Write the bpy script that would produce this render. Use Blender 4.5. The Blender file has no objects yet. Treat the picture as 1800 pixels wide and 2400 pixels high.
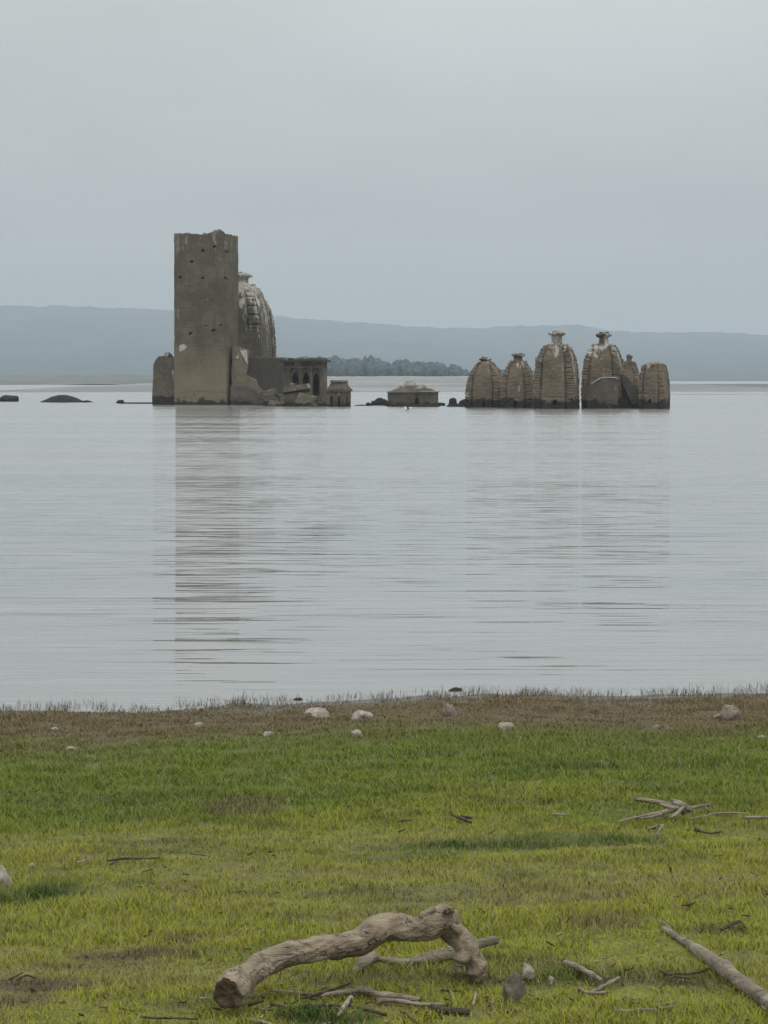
import bpy, bmesh, math, random
import numpy as np
from mathutils import Vector, Matrix, noise
random.seed(7); rng = np.random.default_rng(7)
R = math.radians
scene = bpy.context.scene
C = scene.collection

# ------------------------------------------------------------------ camera
FPX = 5100.0                      # focal length in pixels of the 1800 x 2400 photograph
CAM = Vector((0, 0, 2.5))
PITCH = math.atan(310.0 / FPX)
cam = bpy.data.cameras.new('camera'); cam_o = bpy.data.objects.new('camera', cam); C.objects.link(cam_o)
cam_o.location = CAM; cam_o.rotation_euler = (R(90) - PITCH, 0, 0)
cam.sensor_fit = 'HORIZONTAL'; cam.sensor_width = 36; cam.lens = 36 * FPX / 1800
cam.clip_start = 0.1; cam.clip_end = 30000
scene.camera = cam_o

# ------------------------------------------------------------------ sky, sun, exposure
w = bpy.data.worlds.new('World'); scene.world = w; w.use_nodes = True
wn, wl = w.node_tree.nodes, w.node_tree.links
bg = wn['Background']
sky = wn.new('ShaderNodeTexSky'); sky.sky_type = 'NISHITA'; sky.sun_disc = False
SUN_EL, SUN_AZ = R(58), R(150)    # azimuth measured from +Y towards +X
sky.sun_elevation = SUN_EL; sky.sun_rotation = SUN_AZ
sky.air_density = 1.0; sky.dust_density = 3.0; sky.ozone_density = 1.0
hs = wn.new('ShaderNodeHueSaturation'); hs.inputs['Saturation'].default_value = 0.12
wl.new(sky.outputs[0], hs.inputs['Color'])
tc = wn.new('ShaderNodeTexCoord'); sx = wn.new('ShaderNodeSeparateXYZ'); wl.new(tc.outputs['Generated'], sx.inputs[0])
ramp = wn.new('ShaderNodeValToRGB'); wl.new(sx.outputs['Z'], ramp.inputs[0])   # overcast: cloud deck brighter overhead
cr = ramp.color_ramp
cr.elements[0].position = 0.0; cr.elements[0].color = (5.4, 5.9, 6.15, 1)
cr.elements[1].position = 1.0; cr.elements[1].color = (21.0, 21.8, 22.0, 1)
e = cr.elements.new(0.17); e.color = (7.5, 8.05, 8.05, 1)
e = cr.elements.new(0.45); e.color = (13.0, 13.8, 14.0, 1)
e = cr.elements.new(0.08); e.color = (6.0, 6.5, 6.65, 1)
mx = wn.new('ShaderNodeMix'); mx.data_type = 'RGBA'; mx.inputs['Factor'].default_value = 0.85
wl.new(hs.outputs[0], mx.inputs['A']); 
cn = wn.new('ShaderNodeTexNoise'); cn.inputs['Scale'].default_value = 4.5; cn.inputs['Detail'].default_value = 4
mp = wn.new('ShaderNodeMapping'); mp.inputs['Scale'].default_value = (1, 1, 3); wl.new(tc.outputs['Generated'], mp.inputs[0]); wl.new(mp.outputs[0], cn.inputs['Vector'])
mr = wn.new('ShaderNodeMapRange'); mr.inputs['From Min'].default_value = 0.3; mr.inputs['From Max'].default_value = 0.7
mr.inputs['To Min'].default_value = 0.91; mr.inputs['To Max'].default_value = 1.09; wl.new(cn.outputs['Fac'], mr.inputs['Value'])
vm = wn.new('ShaderNodeVectorMath'); vm.operation = 'SCALE'; wl.new(ramp.outputs[0], vm.inputs[0]); wl.new(mr.outputs[0], vm.inputs['Scale'])
wl.new(vm.outputs[0], mx.inputs['B'])
wl.new(mx.outputs['Result'], bg.inputs['Color']); bg.inputs['Strength'].default_value = 0.085
sl = bpy.data.lights.new('sun', 'SUN'); sl.energy = 0.9; sl.angle = R(25); sl.color = (1, 0.96, 0.9)
so = bpy.data.objects.new('sun', sl); C.objects.link(so)
sd = Vector((math.cos(SUN_EL) * math.sin(SUN_AZ), math.cos(SUN_EL) * math.cos(SUN_AZ), math.sin(SUN_EL)))
so.rotation_euler = (-sd).to_track_quat('-Z', 'Y').to_euler()
so.location = sd * 50
vs = scene.view_settings
vs.view_transform = 'Standard'; vs.look = 'None'; vs.gamma = 1; vs.exposure = 0.0; vs.use_curve_mapping = False
scene.cycles.volume_bounces = 1
scene.cycles.max_bounces = 8

# ------------------------------------------------------------------ helpers
def ray(px, py):
    v = Vector(((px - 900) / FPX, -(py - 1200) / FPX, -1.0))
    v.rotate(cam_o.rotation_euler); return v
def at(px, py, Y):
    """point of the world on the vertical plane y = Y that the photograph shows at this pixel"""
    d = ray(px, py); return CAM + d * (Y / d.y)
def on_water(px, py, z=0.0):
    d = ray(px, py); return CAM + d * ((z - CAM.z) / d.z)
def fbm(x, y, seed=0, oct=4):
    """vectorised value noise, about -1..1"""
    x = np.asarray(x, float); y = np.asarray(y, float); out = np.zeros(np.broadcast(x, y).shape); a = 1.0; tot = 0
    def h(i, j):
        n = (i * 374761393 + j * 668265263 + seed * 1442695041) & 0xffffffff
        n = ((n ^ (n >> 13)) * 1274126177) & 0xffffffff
        return ((n ^ (n >> 16)) & 0xffff) / 32767.5 - 1
    for o in range(oct):
        xf, yf = np.floor(x), np.floor(y); i, j = xf.astype(np.int64), yf.astype(np.int64)
        u, v = x - xf, y - yf; u = u * u * (3 - 2 * u); v = v * v * (3 - 2 * v)
        out = out + a * ((h(i, j) * (1 - u) + h(i + 1, j) * u) * (1 - v) + (h(i, j + 1) * (1 - u) + h(i + 1, j + 1) * u) * v)
        tot += a; a *= 0.5; x = x * 2.03 + 11.3; y = y * 2.03 + 5.7; seed += 17
    return out / tot * 1.4
def shore(x):
    x = np.asarray(x, float)
    return 16.8 + 0.19 * np.clip(x, -30, 30) + 0.22 * fbm(x * 1.1, x * 0 + 3, 5, 4) + 0.25 * fbm(x * 0.12, x * 0 + 9, 8, 1) * (np.abs(x) > 6)
def bank(x, y):
    x = np.asarray(x, float); y = np.asarray(y, float)
    t = shore(x) - y
    z = np.where(t > 0, 0.045 * t, 0.028 * t)
    z = np.where(t > 17, 0.045 * 17 + 0.02 * (t - 17), z)
    lumps = 0.022 * fbm(x * 0.9, y * 0.9, 2, 3) + 0.010 * fbm(x * 3.5, y * 3.5, 3, 2)
    z = z + lumps * np.clip((t + 0.6) / 2.0, 0.30, 1)
    return np.clip(z, -3.0, 3.0)
def on_bank(px, py):
    d = ray(px, py); k = 4.0
    for _ in range(4000):
        p = CAM + d * k
        if p.z <= max(float(bank(p.x, p.y)), 0.0): break
        k += 0.006
    p.z = float(bank(p.x, p.y)); return p

def tag(o, label=None, cat=None, group=None, kind=None):
    if label: o['label'] = label
    if cat: o['category'] = cat
    if group: o['group'] = group
    if kind: o['kind'] = kind
    return o
def thing(name, label, cat, loc, rz=0.0, group=None):
    o = bpy.data.objects.new(name, None); C.objects.link(o); o.empty_display_size = 0.3
    o.location = loc; o.rotation_euler = (0, 0, rz)
    return tag(o, label, cat, group)
def mesh_obj(name, me, mat, parent=None, loc=None, smooth=False):
    if mat is not None and not me.materials: me.materials.append(mat)
    if smooth: me.polygons.foreach_set('use_smooth', [True] * len(me.polygons))
    o = bpy.data.objects.new(name, me); C.objects.link(o)
    if parent: o.parent = parent
    if loc is not None: o.location = loc
    return o
def bm_obj(name, bm, mat, parent=None, loc=None, smooth=False):
    me = bpy.data.meshes.new(name); bmesh.ops.recalc_face_normals(bm, faces=bm.faces); bm.to_mesh(me); bm.free()
    return mesh_obj(name, me, mat, parent, loc, smooth)
def nz(p, s=1.0, seed=0):
    return noise.noise(Vector(p) * s + Vector((seed * 7.3, seed * 3.1, seed * 1.7)))
def nv(p, s=1.0, seed=0):
    return noise.noise_vector(Vector(p) * s + Vector((seed * 7.3, seed * 3.1, seed * 1.7)))
def loft(bm, rings, cap0=True, cap1=True, rough_cap=False):
    vr = [[bm.verts.new(p) for p in r] for r in rings]; n = len(vr[0])
    for a, b in zip(vr, vr[1:]):
        for i in range(n): bm.faces.new((a[i], a[(i + 1) % n], b[(i + 1) % n], b[i]))
    def cap(r, flip):
        c0 = sum((v.co for v in r), Vector()) / n; rad = (r[0].co - c0).length
        if rough_cap:
            for f in (.85, .62, .36):
                r2 = [bm.verts.new(c0.lerp(v.co, f) + nv(c0.lerp(v.co, f), 1.4 / max(rad, .003), 3) * rad * .22) for v in r]
                for i in range(n):
                    q = (r[i], r[(i + 1) % n], r2[(i + 1) % n], r2[i]); bm.faces.new(q[::-1] if flip else q)
                r = r2
        c = bm.verts.new(sum((v.co for v in r), Vector()) / n)
        for i in range(n):
            f = (r[i], r[(i + 1) % n], c); bm.faces.new(f[::-1] if flip else f)
    if cap0: cap(vr[0], True)
    if cap1: cap(vr[-1], False)
    return vr
def rough(bm, amp, scale, seed=0, zamp=None, keep_below=None):
    for v in bm.verts:
        d = nv(v.co, scale, seed) * amp + nv(v.co, scale * 3.1, seed + 5) * amp * 0.4
        if zamp is not None: d.z *= zamp
        if keep_below is not None and v.co.z < keep_below: d.z = 0
        v.co += d
def sq_ring(hx, hy, z, n=10):
    pts = []
    for (a, b) in (((-1, -1), (1, -1)), ((1, -1), (1, 1)), ((1, 1), (-1, 1)), ((-1, 1), (-1, -1))):
        for k in range(n):
            t = k / n; pts.append(Vector(((a[0] + (b[0] - a[0]) * t) * hx, (a[1] + (b[1] - a[1]) * t) * hy, z)))
    return pts
def block(bm, cx, cy, hx, hy, z0, z1, step=0.3, amp=0.03, seed=0, taper=1.0, top=None, n=None):
    """solid masonry block of dense rings, roughened; top(x, y) may give a ragged crest"""
    nr = max(2, int((z1 - z0) / step) + 1); n = n or max(3, int(2 * max(hx, hy) / step))
    rings = []
    for k in range(nr + 1):
        t = k / nr; z = z0 + (z1 - z0) * t; s = 1 + (taper - 1) * t
        r = sq_ring(hx * s, hy * s, z, n)
        for p in r:
            p.x += cx; p.y += cy
            d = nv(p, 0.8, seed) * amp + nv(p, 3.0, seed + 3) * amp * 0.6; d.z *= 0.3; p += d
            if k == nr and top: p.z += top(p.x, p.y)
            elif k == nr - 1 and top: p.z += 0.5 * top(p.x, p.y)
        rings.append(r)
    loft(bm, rings)
    if top:
        pass
def grow_rock(r=0.5, flat=0.6, seed=0, sub=3, rug=0.35, base_cut=-0.35, sx=1.0, sy=1.0):
    bm = bmesh.new(); bmesh.ops.create_icosphere(bm, subdivisions=sub, radius=1.0)
    for v in bm.verts:
        p = v.co.copy(); q = p * (1 + rug * nz(p, 1.1, seed) + rug * 0.45 * nz(p, 2.7, seed + 2) + rug * 0.2 * nz(p, 6.5, seed + 4))
        for k in range(4):                       # a few broken flat faces
            nrm = Vector((math.sin(seed * 3.7 + k * 2.1), math.cos(seed * 1.9 + k * 2.6), 0.5 * math.sin(seed + k * 1.3) + 0.2)).normalized()
            dd = q.dot(nrm) - 0.72
            if dd > 0: q -= nrm * dd * 0.85
        q.z = max(q.z * flat, base_cut * flat)
        v.co = Vector((q.x * sx, q.y * sy, q.z)) * r
    return bm
def catmull(P, n):
    out = []
    Q = [P[0]] + list(P) + [P[-1]]
    for i in range(len(P) - 1):
        a, b, c, d = (np.array(Q[i + k], float) for k in range(4))
        for k in range(n):
            t = k / n
            out.append(0.5 * ((2 * b) + (-a + c) * t + (2 * a - 5 * b + 4 * c - d) * t * t + (-a + 3 * b - 3 * c + d) * t ** 3))
    out.append(np.array(P[-1], float)); return out
def limb(bm, pts, seg=8, sides=14, rug=0.12, seed=0, bulge=0.0, grain=0.22, ragged=0.35):
    """pts = (x, y, z, radius): one continuous tapering, gnarled limb with closed broken ends"""
    S = catmull(pts, seg); rings = []
    up = Vector((0, 0, 1)); n = len(S)
    for i, s in enumerate(S):
        c = Vector(s[:3]); a = Vector(S[max(i - 1, 0)][:3]); b = Vector(S[min(i + 1, n - 1)][:3])
        t = (b - a).normalized()
        if i == 0: side = t.cross(up); side = side.normalized() if side.length > 0.05 else Vector((1, 0, 0))
        side = (side - t * side.dot(t)).normalized(); u2 = t.cross(side)
        ring = []
        for k in range(sides):
            an = 2 * math.pi * k / sides; d = side * math.cos(an) + u2 * math.sin(an)
            rr = s[3] * (1 + rug * nz(c + d * s[3], 0.35 / max(s[3], .004), seed) * 1.2 + rug * 0.7 * nz(c * 0.25 + d * s[3], 1.6 / max(s[3], .004), seed + 3)
                         + bulge * 0.5 * math.sin(3 * an + i * 0.35)
                         + grain * (abs(nz((math.cos(an + i * .05) * 2.4, math.sin(an + i * .05) * 2.4, i * 0.05), 1.0, seed + 6)) - .25) + grain * .5 * nz((math.cos(an) * 6, math.sin(an) * 6, i * 0.12), 1.0, seed + 8))
            ring.append(c + d * rr)
        rings.append(ring)
    t0 = Vector(S[0][:3]) - Vector(S[1][:3]); t1 = Vector(S[-1][:3]) - Vector(S[-2][:3])
    for ring, t, r in ((rings[0], t0, S[0][3]), (rings[-1], t1, S[-1][3])):
        t = t.normalized()
        for k, p in enumerate(ring): p += t * r * ragged * nz(p, 1.2 / max(r, .004), seed + 9)
    if sides > 20:       # hollowed, splintered break
        for end in (0, -1):
            t = (t0 if end == 0 else t1).normalized(); r = S[end][3]; src = rings[end]; c = sum(src, Vector()) / len(src); extra = []
            for f, inn in ((.88, .06), (.70, -.03), (.5, -.10), (.25, -.12)):
                extra.append([c + (p - c) * f * (1 + .06 * nz(p, 1.5 / r, seed + 30)) + t * r * (inn + .07 * nz(p * (1 + f), 1.3 / r, seed + 31)) for p in src])
            rings = (extra[::-1] + rings) if end == 0 else (rings + extra)
    loft(bm, rings)
def boolean(o, cutters):
    bpy.context.view_layer.update()
    for c in cutters:
        m = o.modifiers.new('b', 'BOOLEAN'); m.operation = 'DIFFERENCE'; m.object = c; m.solver = 'EXACT'
    bpy.context.view_layer.update()
    dg = bpy.context.evaluated_depsgraph_get()
    me = bpy.data.meshes.new_from_object(o.evaluated_get(dg)); o.modifiers.clear(); o.data = me
    for c in cutters: bpy.data.objects.remove(c, do_unlink=True)
def cutter(bm, parent=None):
    me = bpy.data.meshes.new('cut'); bmesh.ops.recalc_face_normals(bm, faces=bm.faces); bm.to_mesh(me); bm.free()
    o = bpy.data.objects.new('cut', me); C.objects.link(o)
    if parent: o.parent = parent
    return o
def prism(bm, poly, y0, y1):
    """polygon in x-z pushed from y0 to y1"""
    a = [bm.verts.new((x, y0, z)) for x, z in poly]; b = [bm.verts.new((x, y1, z)) for x, z in poly]; n = len(poly)
    bm.faces.new(a[::-1]); bm.faces.new(b)
    for i in range(n): bm.faces.new((a[i], a[(i + 1) % n], b[(i + 1) % n], b[i]))

# ------------------------------------------------------------------ materials
class M:
    def __init__(s, name):
        s.m = bpy.data.materials.new(name); s.m.use_nodes = True; s.n = s.m.node_tree.nodes; s.l = s.m.node_tree.links
        s.b = s.n['Principled BSDF']; s.out = s.n['Material Output']
    def node(s, t, **k):
        nd = s.n.new(t)
        for a, b in k.items(): setattr(nd, a, b)
        return nd
    def put(s, sock, v):
        if hasattr(v, 'is_output'): s.l.new(v, sock)
        else: sock.default_value = v
    def noise(s, vec, scale, detail=4, rough=0.55, dist=0.0):
        n = s.node('ShaderNodeTexNoise'); s.put(n.inputs['Vector'], vec); n.inputs['Scale'].default_value = scale
        n.inputs['Detail'].default_value = detail; n.inputs['Roughness'].default_value = rough; n.inputs['Distortion'].default_value = dist
        return n.outputs['Fac']
    def ramp(s, v, a, b, lo=0.0, hi=1.0):
        n = s.node('ShaderNodeMapRange'); s.put(n.inputs['Value'], v); n.inputs['From Min'].default_value = a; n.inputs['From Max'].default_value = b
        n.inputs['To Min'].default_value = lo; n.inputs['To Max'].default_value = hi; n.interpolation_type = 'SMOOTHSTEP'; return n.outputs[0]
    def math(s, op, a, b=0.0):
        n = s.node('ShaderNodeMath', operation=op); s.put(n.inputs[0], a); s.put(n.inputs[1], b); return n.outputs[0]
    def mix(s, f, a, b, mode='MIX'):
        n = s.node('ShaderNodeMix', data_type='RGBA', blend_type=mode); s.put(n.inputs['Factor'], f)
        for k, v in (('A', a), ('B', b)): s.put(n.inputs[k], v if hasattr(v, 'is_output') else (*v, 1))
        return n.outputs['Result']
    def mapping(s, vec, sc):
        n = s.node('ShaderNodeMapping'); s.put(n.inputs[0], vec); n.inputs['Scale'].default_value = sc; return n.outputs[0]
    def bump(s, h, strength=0.5, dist=0.05):
        n = s.node('ShaderNodeBump'); s.put(n.inputs['Height'], h); n.inputs['Strength'].default_value = strength; n.inputs['Distance'].default_value = dist
        s.l.new(n.outputs[0], s.b.inputs['Normal'])
    def fin(s, col, rough=0.9, spec=0.2):
        s.put(s.b.inputs['Base Color'], col if hasattr(col, 'is_output') else (*col, 1)); s.put(s.b.inputs['Roughness'], rough)
        s.b.inputs['Specular IOR Level'].default_value = spec; return s.m
def stone(name, base, alt, warm, dark_z=0.7, white=0.0, white_z=(8, 13), course=0.32, dark=(0.014, 0.014, 0.012), low=0.0):
    """weathered sandstone, with the black band the lake leaves and pale droppings / bare plaster higher up"""
    base, alt, warm = ((q[0] * DK * .99, q[1] * DK, q[2] * DK * .92) for q in (base, alt, warm))
    k = M(name); pos = k.node('ShaderNodeNewGeometry').outputs['Position']
    sp = k.node('ShaderNodeSeparateXYZ'); k.put(sp.inputs[0], pos); X, Y, Z = sp.outputs
    big = k.noise(pos, 0.45, 5, 0.6); mid = k.noise(pos, 1.9, 5, 0.65); fine = k.noise(pos, 9.0, 4, 0.6)
    alt = tuple(v * .82 for v in alt); c = k.mix(k.ramp(big, 0.38, 0.60), base, alt)
    c = k.mix(k.ramp(mid, 0.45, 0.75, 0, 0.65), c, warm)
    streak = k.noise(k.mapping(pos, (2.2, 2.2, 0.22)), 1.0, 5, 0.6)
    c = k.mix(k.ramp(streak, 0.50, 0.66, 0, 0.6), c, tuple(v * 0.55 for v in base))
    c = k.mix(k.ramp(fine, 0.3, 0.7, 0.0, 0.3), c, tuple(min(1, v * 1.5) for v in base))
    # courses of squared stone
    u = k.math('ADD', X, k.math('MULTIPLY', Y, 0.7)); cmb = k.node('ShaderNodeCombineXYZ'); k.put(cmb.inputs[0], u); k.put(cmb.inputs[1], Z)
    br = k.node('ShaderNodeTexBrick'); k.put(br.inputs['Vector'], cmb.outputs[0]); br.inputs['Scale'].default_value = 1.0
    br.inputs['Brick Width'].default_value = course * 2.3; br.inputs['Row Height'].default_value = course; br.inputs['Mortar Size'].default_value = 0.018
    br.inputs['Color1'].default_value = (1, 1, 1, 1); br.inputs['Color2'].default_value = (0.8, 0.8, 0.8, 1); br.inputs['Mortar'].default_value = (0.42, 0.42, 0.42, 1)
    c = k.mix(k.ramp(mid, 0.35, 0.65, 0.12, 0.7), c, br.outputs['Color'], 'MULTIPLY')
    if low:      # silt left by the lake warms and lightens the lowest metres
        lf = k.ramp(k.math('ADD', Z, k.math('MULTIPLY', k.math('SUBTRACT', big, 0.5), 6.0)), 1.5, 7.5, low, 0)
        c = k.mix(lf, c, (warm[0] * 1.45, warm[1] * 1.46, warm[2] * 1.5))
    if white:
        wn_ = k.noise(k.mapping(pos, (1.6, 1.6, 0.35)), 1.0, 6, 0.7)
        wz = k.ramp(Z, white_z[0], white_z[1])
        wf = k.ramp(k.math('ADD', wn_, k.math('MULTIPLY', wz, 0.2)), 0.62, 0.70, 0, white)
        c = k.mix(wf, c, (0.43, 0.41, 0.365))
    strata = k.noise(k.mapping(pos, (0.12, 0.12, 2.6)), 1.0, 5, 0.7)
    c = k.mix(k.ramp(strata, 0.50, 0.68, 0, 0.4), c, tuple(v * .6 for v in base))
    pits = k.noise(pos, 3.4, 3, 0.5); c = k.mix(k.ramp(pits, 0.66, 0.72, 0, 0.6), c, tuple(v * .35 for v in base))
    edge = k.math('ADD', Z, k.math('MULTIPLY', k.math('SUBTRACT', k.noise(pos, 0.9, 6, 0.75), 0.5), 2.6))
    st = k.ramp(edge, dark_z - 0.12, dark_z + 0.12, 1, 0)
    c = k.mix(k.math('MULTIPLY', st, 0.88), c, dark)
    h = k.math('ADD', k.math('MULTIPLY', fine, 0.5), k.math('ADD', mid, k.math('MULTIPLY', br.outputs['Fac'], -0.5)))
    k.bump(h, 0.6, 0.06)
    return k.fin(c, 0.92, 0.15)
DK = 0.77
m_tower = stone('tower_stone', (0.165, 0.142, 0.108), (0.120, 0.106, 0.084), (0.190, 0.150, 0.110), 0.45, 0.35, (12, 22), low=.85)
m_temple = stone('temple_stone', (0.155, 0.132, 0.108), (0.115, 0.102, 0.088), (0.170, 0.130, 0.098), 0.75, 0.85, (5, 12))
m_spire = stone('spire_stone', (0.185, 0.156, 0.122), (0.115, 0.100, 0.082), (0.215, 0.155, 0.115), 0.75, 0.8, (0.8, 8), low=.3)
m_hall = stone('hall_stone', (0.160, 0.138, 0.108), (0.105, 0.092, 0.078), (0.200, 0.155, 0.115), 0.3, 0.5, (3, 7))
m_wall = stone('broken_wall_stone', (0.145, 0.127, 0.112), (0.110, 0.098, 0.088), (0.165, 0.132, 0.108), 0.4, 0.2, (3, 7))
m_wall2 = stone('dim_wall_stone', (0.115, 0.100, 0.086), (0.092, 0.082, 0.073), (0.130, 0.108, 0.088), 0.6, 0.1, (3, 7))
m_butt = stone('buttress_stone', (0.170, 0.148, 0.118), (0.135, 0.120, 0.098), (0.200, 0.165, 0.125), 0.2, 0.4, (3, 9), low=.5)
m_pale = stone('pale_stone', (0.34, 0.30, 0.24), (0.24, 0.215, 0.18), (0.42, 0.38, 0.31), 0.1, 0.5, (0, 1))
m_wetrock = stone('wet_rock', (0.030, 0.032, 0.031), (0.045, 0.045, 0.042), (0.060, 0.056, 0.050), 0.15)
m_rubble = stone('rubble_stone', (0.140, 0.125, 0.105), (0.075, 0.070, 0.062), (0.28, 0.25, 0.21), 0.25, 0.5, (0.5, 3))
def simple(name, a, b, sc=8, rough_=0.9, bump=0.4, bd=0.01, stretch=(1, 1, 1), spec=0.2):
    k = M(name); tcn = k.node('ShaderNodeTexCoord').outputs['Object']; v = k.mapping(tcn, stretch)
    n1 = k.noise(v, sc, 6, 0.65); n2 = k.noise(v, sc * 4, 4, 0.6)
    c = k.mix(k.ramp(n1, 0.35, 0.65), a, b); c = k.mix(k.ramp(n2, 0.4, 0.75, 0, 0.4), c, tuple(x * 0.5 for x in a))
    k.bump(k.math('ADD', n1, k.math('MULTIPLY', n2, 0.5)), bump, bd); return k.fin(c, rough_, spec)
m_dark = simple('dark_growth_and_shade', (0.035, 0.036, 0.030), (0.06, 0.058, 0.045), 3)
m_plaster = simple('bare_plaster', (0.50, 0.475, 0.42), (0.34, 0.315, 0.28), 2)
m_stone_pale = simple('pale_fieldstone', (0.36, 0.33, 0.275), (0.20, 0.175, 0.14), 14)
m_stone_pink = simple('pinkish_fieldstone', (0.25, 0.205, 0.165), (0.15, 0.12, 0.10), 14)
m_stone_dark = simple('dark_fieldstone', (0.150, 0.130, 0.105), (0.080, 0.070, 0.055), 14)
def wood(name, a, b, crack):
    """weathered driftwood: fibres follow the long axis (world x mostly), cracks and knots"""
    k = M(name); pos = k.node('ShaderNodeTexCoord').outputs['Object']
    warp = k.noise(pos, 6, 3); v = k.node('ShaderNodeVectorMath', operation='ADD'); k.put(v.inputs[0], pos)
    sc_ = k.node('ShaderNodeVectorMath', operation='SCALE'); cm = k.node('ShaderNodeCombineXYZ'); k.put(cm.inputs[2], warp); k.put(cm.inputs[1], warp)
    k.put(sc_.inputs[0], cm.outputs[0]); sc_.inputs['Scale'].default_value = 0.05; k.put(v.inputs[1], sc_.outputs[0])
    fib = k.noise(k.mapping(v.outputs[0], (9, 75, 75)), 1.0, 6, 0.75); blot = k.noise(pos, 9, 5, 0.6)
    cr_ = k.noise(k.mapping(v.outputs[0], (3.5, 22, 22)), 1.0, 3, 0.5)
    crk = k.ramp(k.math('ABSOLUTE', k.math('SUBTRACT', cr_, 0.54)), 0.0, 0.013, 1, 0)
    c = k.mix(k.ramp(blot, 0.38, 0.62), a, b); c = k.mix(k.ramp(fib, 0.35, 0.7, 0, 0.6), c, tuple(x * 0.55 for x in a))
    c = k.mix(k.math('MULTIPLY', crk, k.ramp(blot, 0.45, 0.6, 0.0, 0.7)), c, crack)
    bl = k.noise(k.mapping(pos, (4, 9, 9)), 1.0, 4, 0.6); c = k.mix(k.ramp(bl, 0.5, 0.64, 0, 0.55), c, tuple(min(1, x * 1.35) for x in a))
    rot_ = k.noise(k.mapping(pos, (5, 14, 14)), 1.0, 5, 0.65); c = k.mix(k.ramp(rot_, 0.58, 0.68, 0, 0.6), c, tuple(x * .35 for x in a))
    k.bump(k.math('SUBTRACT', k.math('ADD', k.math('MULTIPLY', fib, 1.6), blot), k.math('MULTIPLY', crk, 1.5)), 1.0, 0.016); return k.fin(c, 0.9, 0.15)
m_log = wood('driftwood_grey', (0.480, 0.385, 0.280), (0.290, 0.225, 0.165), (0.04, 0.028, 0.02))
m_twig = wood('driftwood_pale', (0.42, 0.36, 0.27), (0.28, 0.235, 0.17), (0.08, 0.06, 0.045))
m_pale2 = wood('bare_pale_wood', (0.62, 0.56, 0.46), (0.42, 0.37, 0.30), (0.12, 0.1, 0.08))
m_twigdark = wood('driftwood_dark', (0.10, 0.08, 0.055), (0.16, 0.13, 0.09), (0.02, 0.015, 0.012))
m_cut = simple('broken_wood_end', (0.090, 0.064, 0.046), (0.16, 0.115, 0.08), 30, 0.95, 0.8, 0.01)
m_plant = simple('small_plant', (0.05, 0.07, 0.02), (0.08, 0.09, 0.03), 5)

# ------------------------------------------------------------------ grass colours over the bank (what grows where, plus painted clump shade)
PATCH = []     # x, y, rx, ry, (colour), strength
def patch(px, py, rx, ry, col, s):
    p = on_bank(px, py); PATCH.append((p.x, p.y, rx, ry, col, s))
GREEN = np.array((0.140, 0.192, 0.019)); YEL = np.array((0.262, 0.276, 0.024)); DEEP = np.array((0.060, 0.100, 0.015))
BROWN = np.array((0.160, 0.120, 0.060)); STRAW = np.array((0.26, 0.215, 0.095)); MUD = np.array((0.085, 0.062, 0.036))
for a in ((70, 2105, .30, .22, DEEP, 1), (1300, 1975, .75, .22, DEEP, .8), (950, 1985, .35, .15, DEEP, .6), (1250, 2300, .24, .13, DEEP, .7), (1500, 2290, .3, .12, DEEP, .5),
          (1130, 2300, .15, .12, DEEP, .8), (700, 2382, .16, .12, DEEP, 1), (790, 2395, .12, .08, DEEP, .9), (1150, 1990, .4, .12, DEEP, .5), (1340, 1800, .45, .35, DEEP, .5),
          (380, 1880, .4, .3, DEEP, .45), (60, 2310, .22, .13, MUD, .9), (30, 2345, .15, .1, BROWN, .9), (360, 2235, .28, .11, MUD, .85), (430, 2205, .12, .1, BROWN, .8), (230, 2265, .25, .1, BROWN, .6),
          (560, 1900, .28, .28, BROWN, .65), (350, 1975, .35, .12, BROWN, .5), (1420, 2165, .14, .12, BROWN, .6), (1420, 2105, .25, .1, BROWN, .6), (1700, 2185, .12, .1, MUD, .7), (1280, 2090, .7, .3, STRAW, .35),
          (560, 2340, .16, .07, MUD, .9), (1110, 2300, .1, .06, MUD, .9), (1600, 2310, .2, .06, MUD, .6), (1450, 2300, .15, .06, MUD, .6), (420, 2090, .12, .1, BROWN, .5), (1180, 2110, .1, .07, BROWN, .5)):
    patch(*a)
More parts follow.
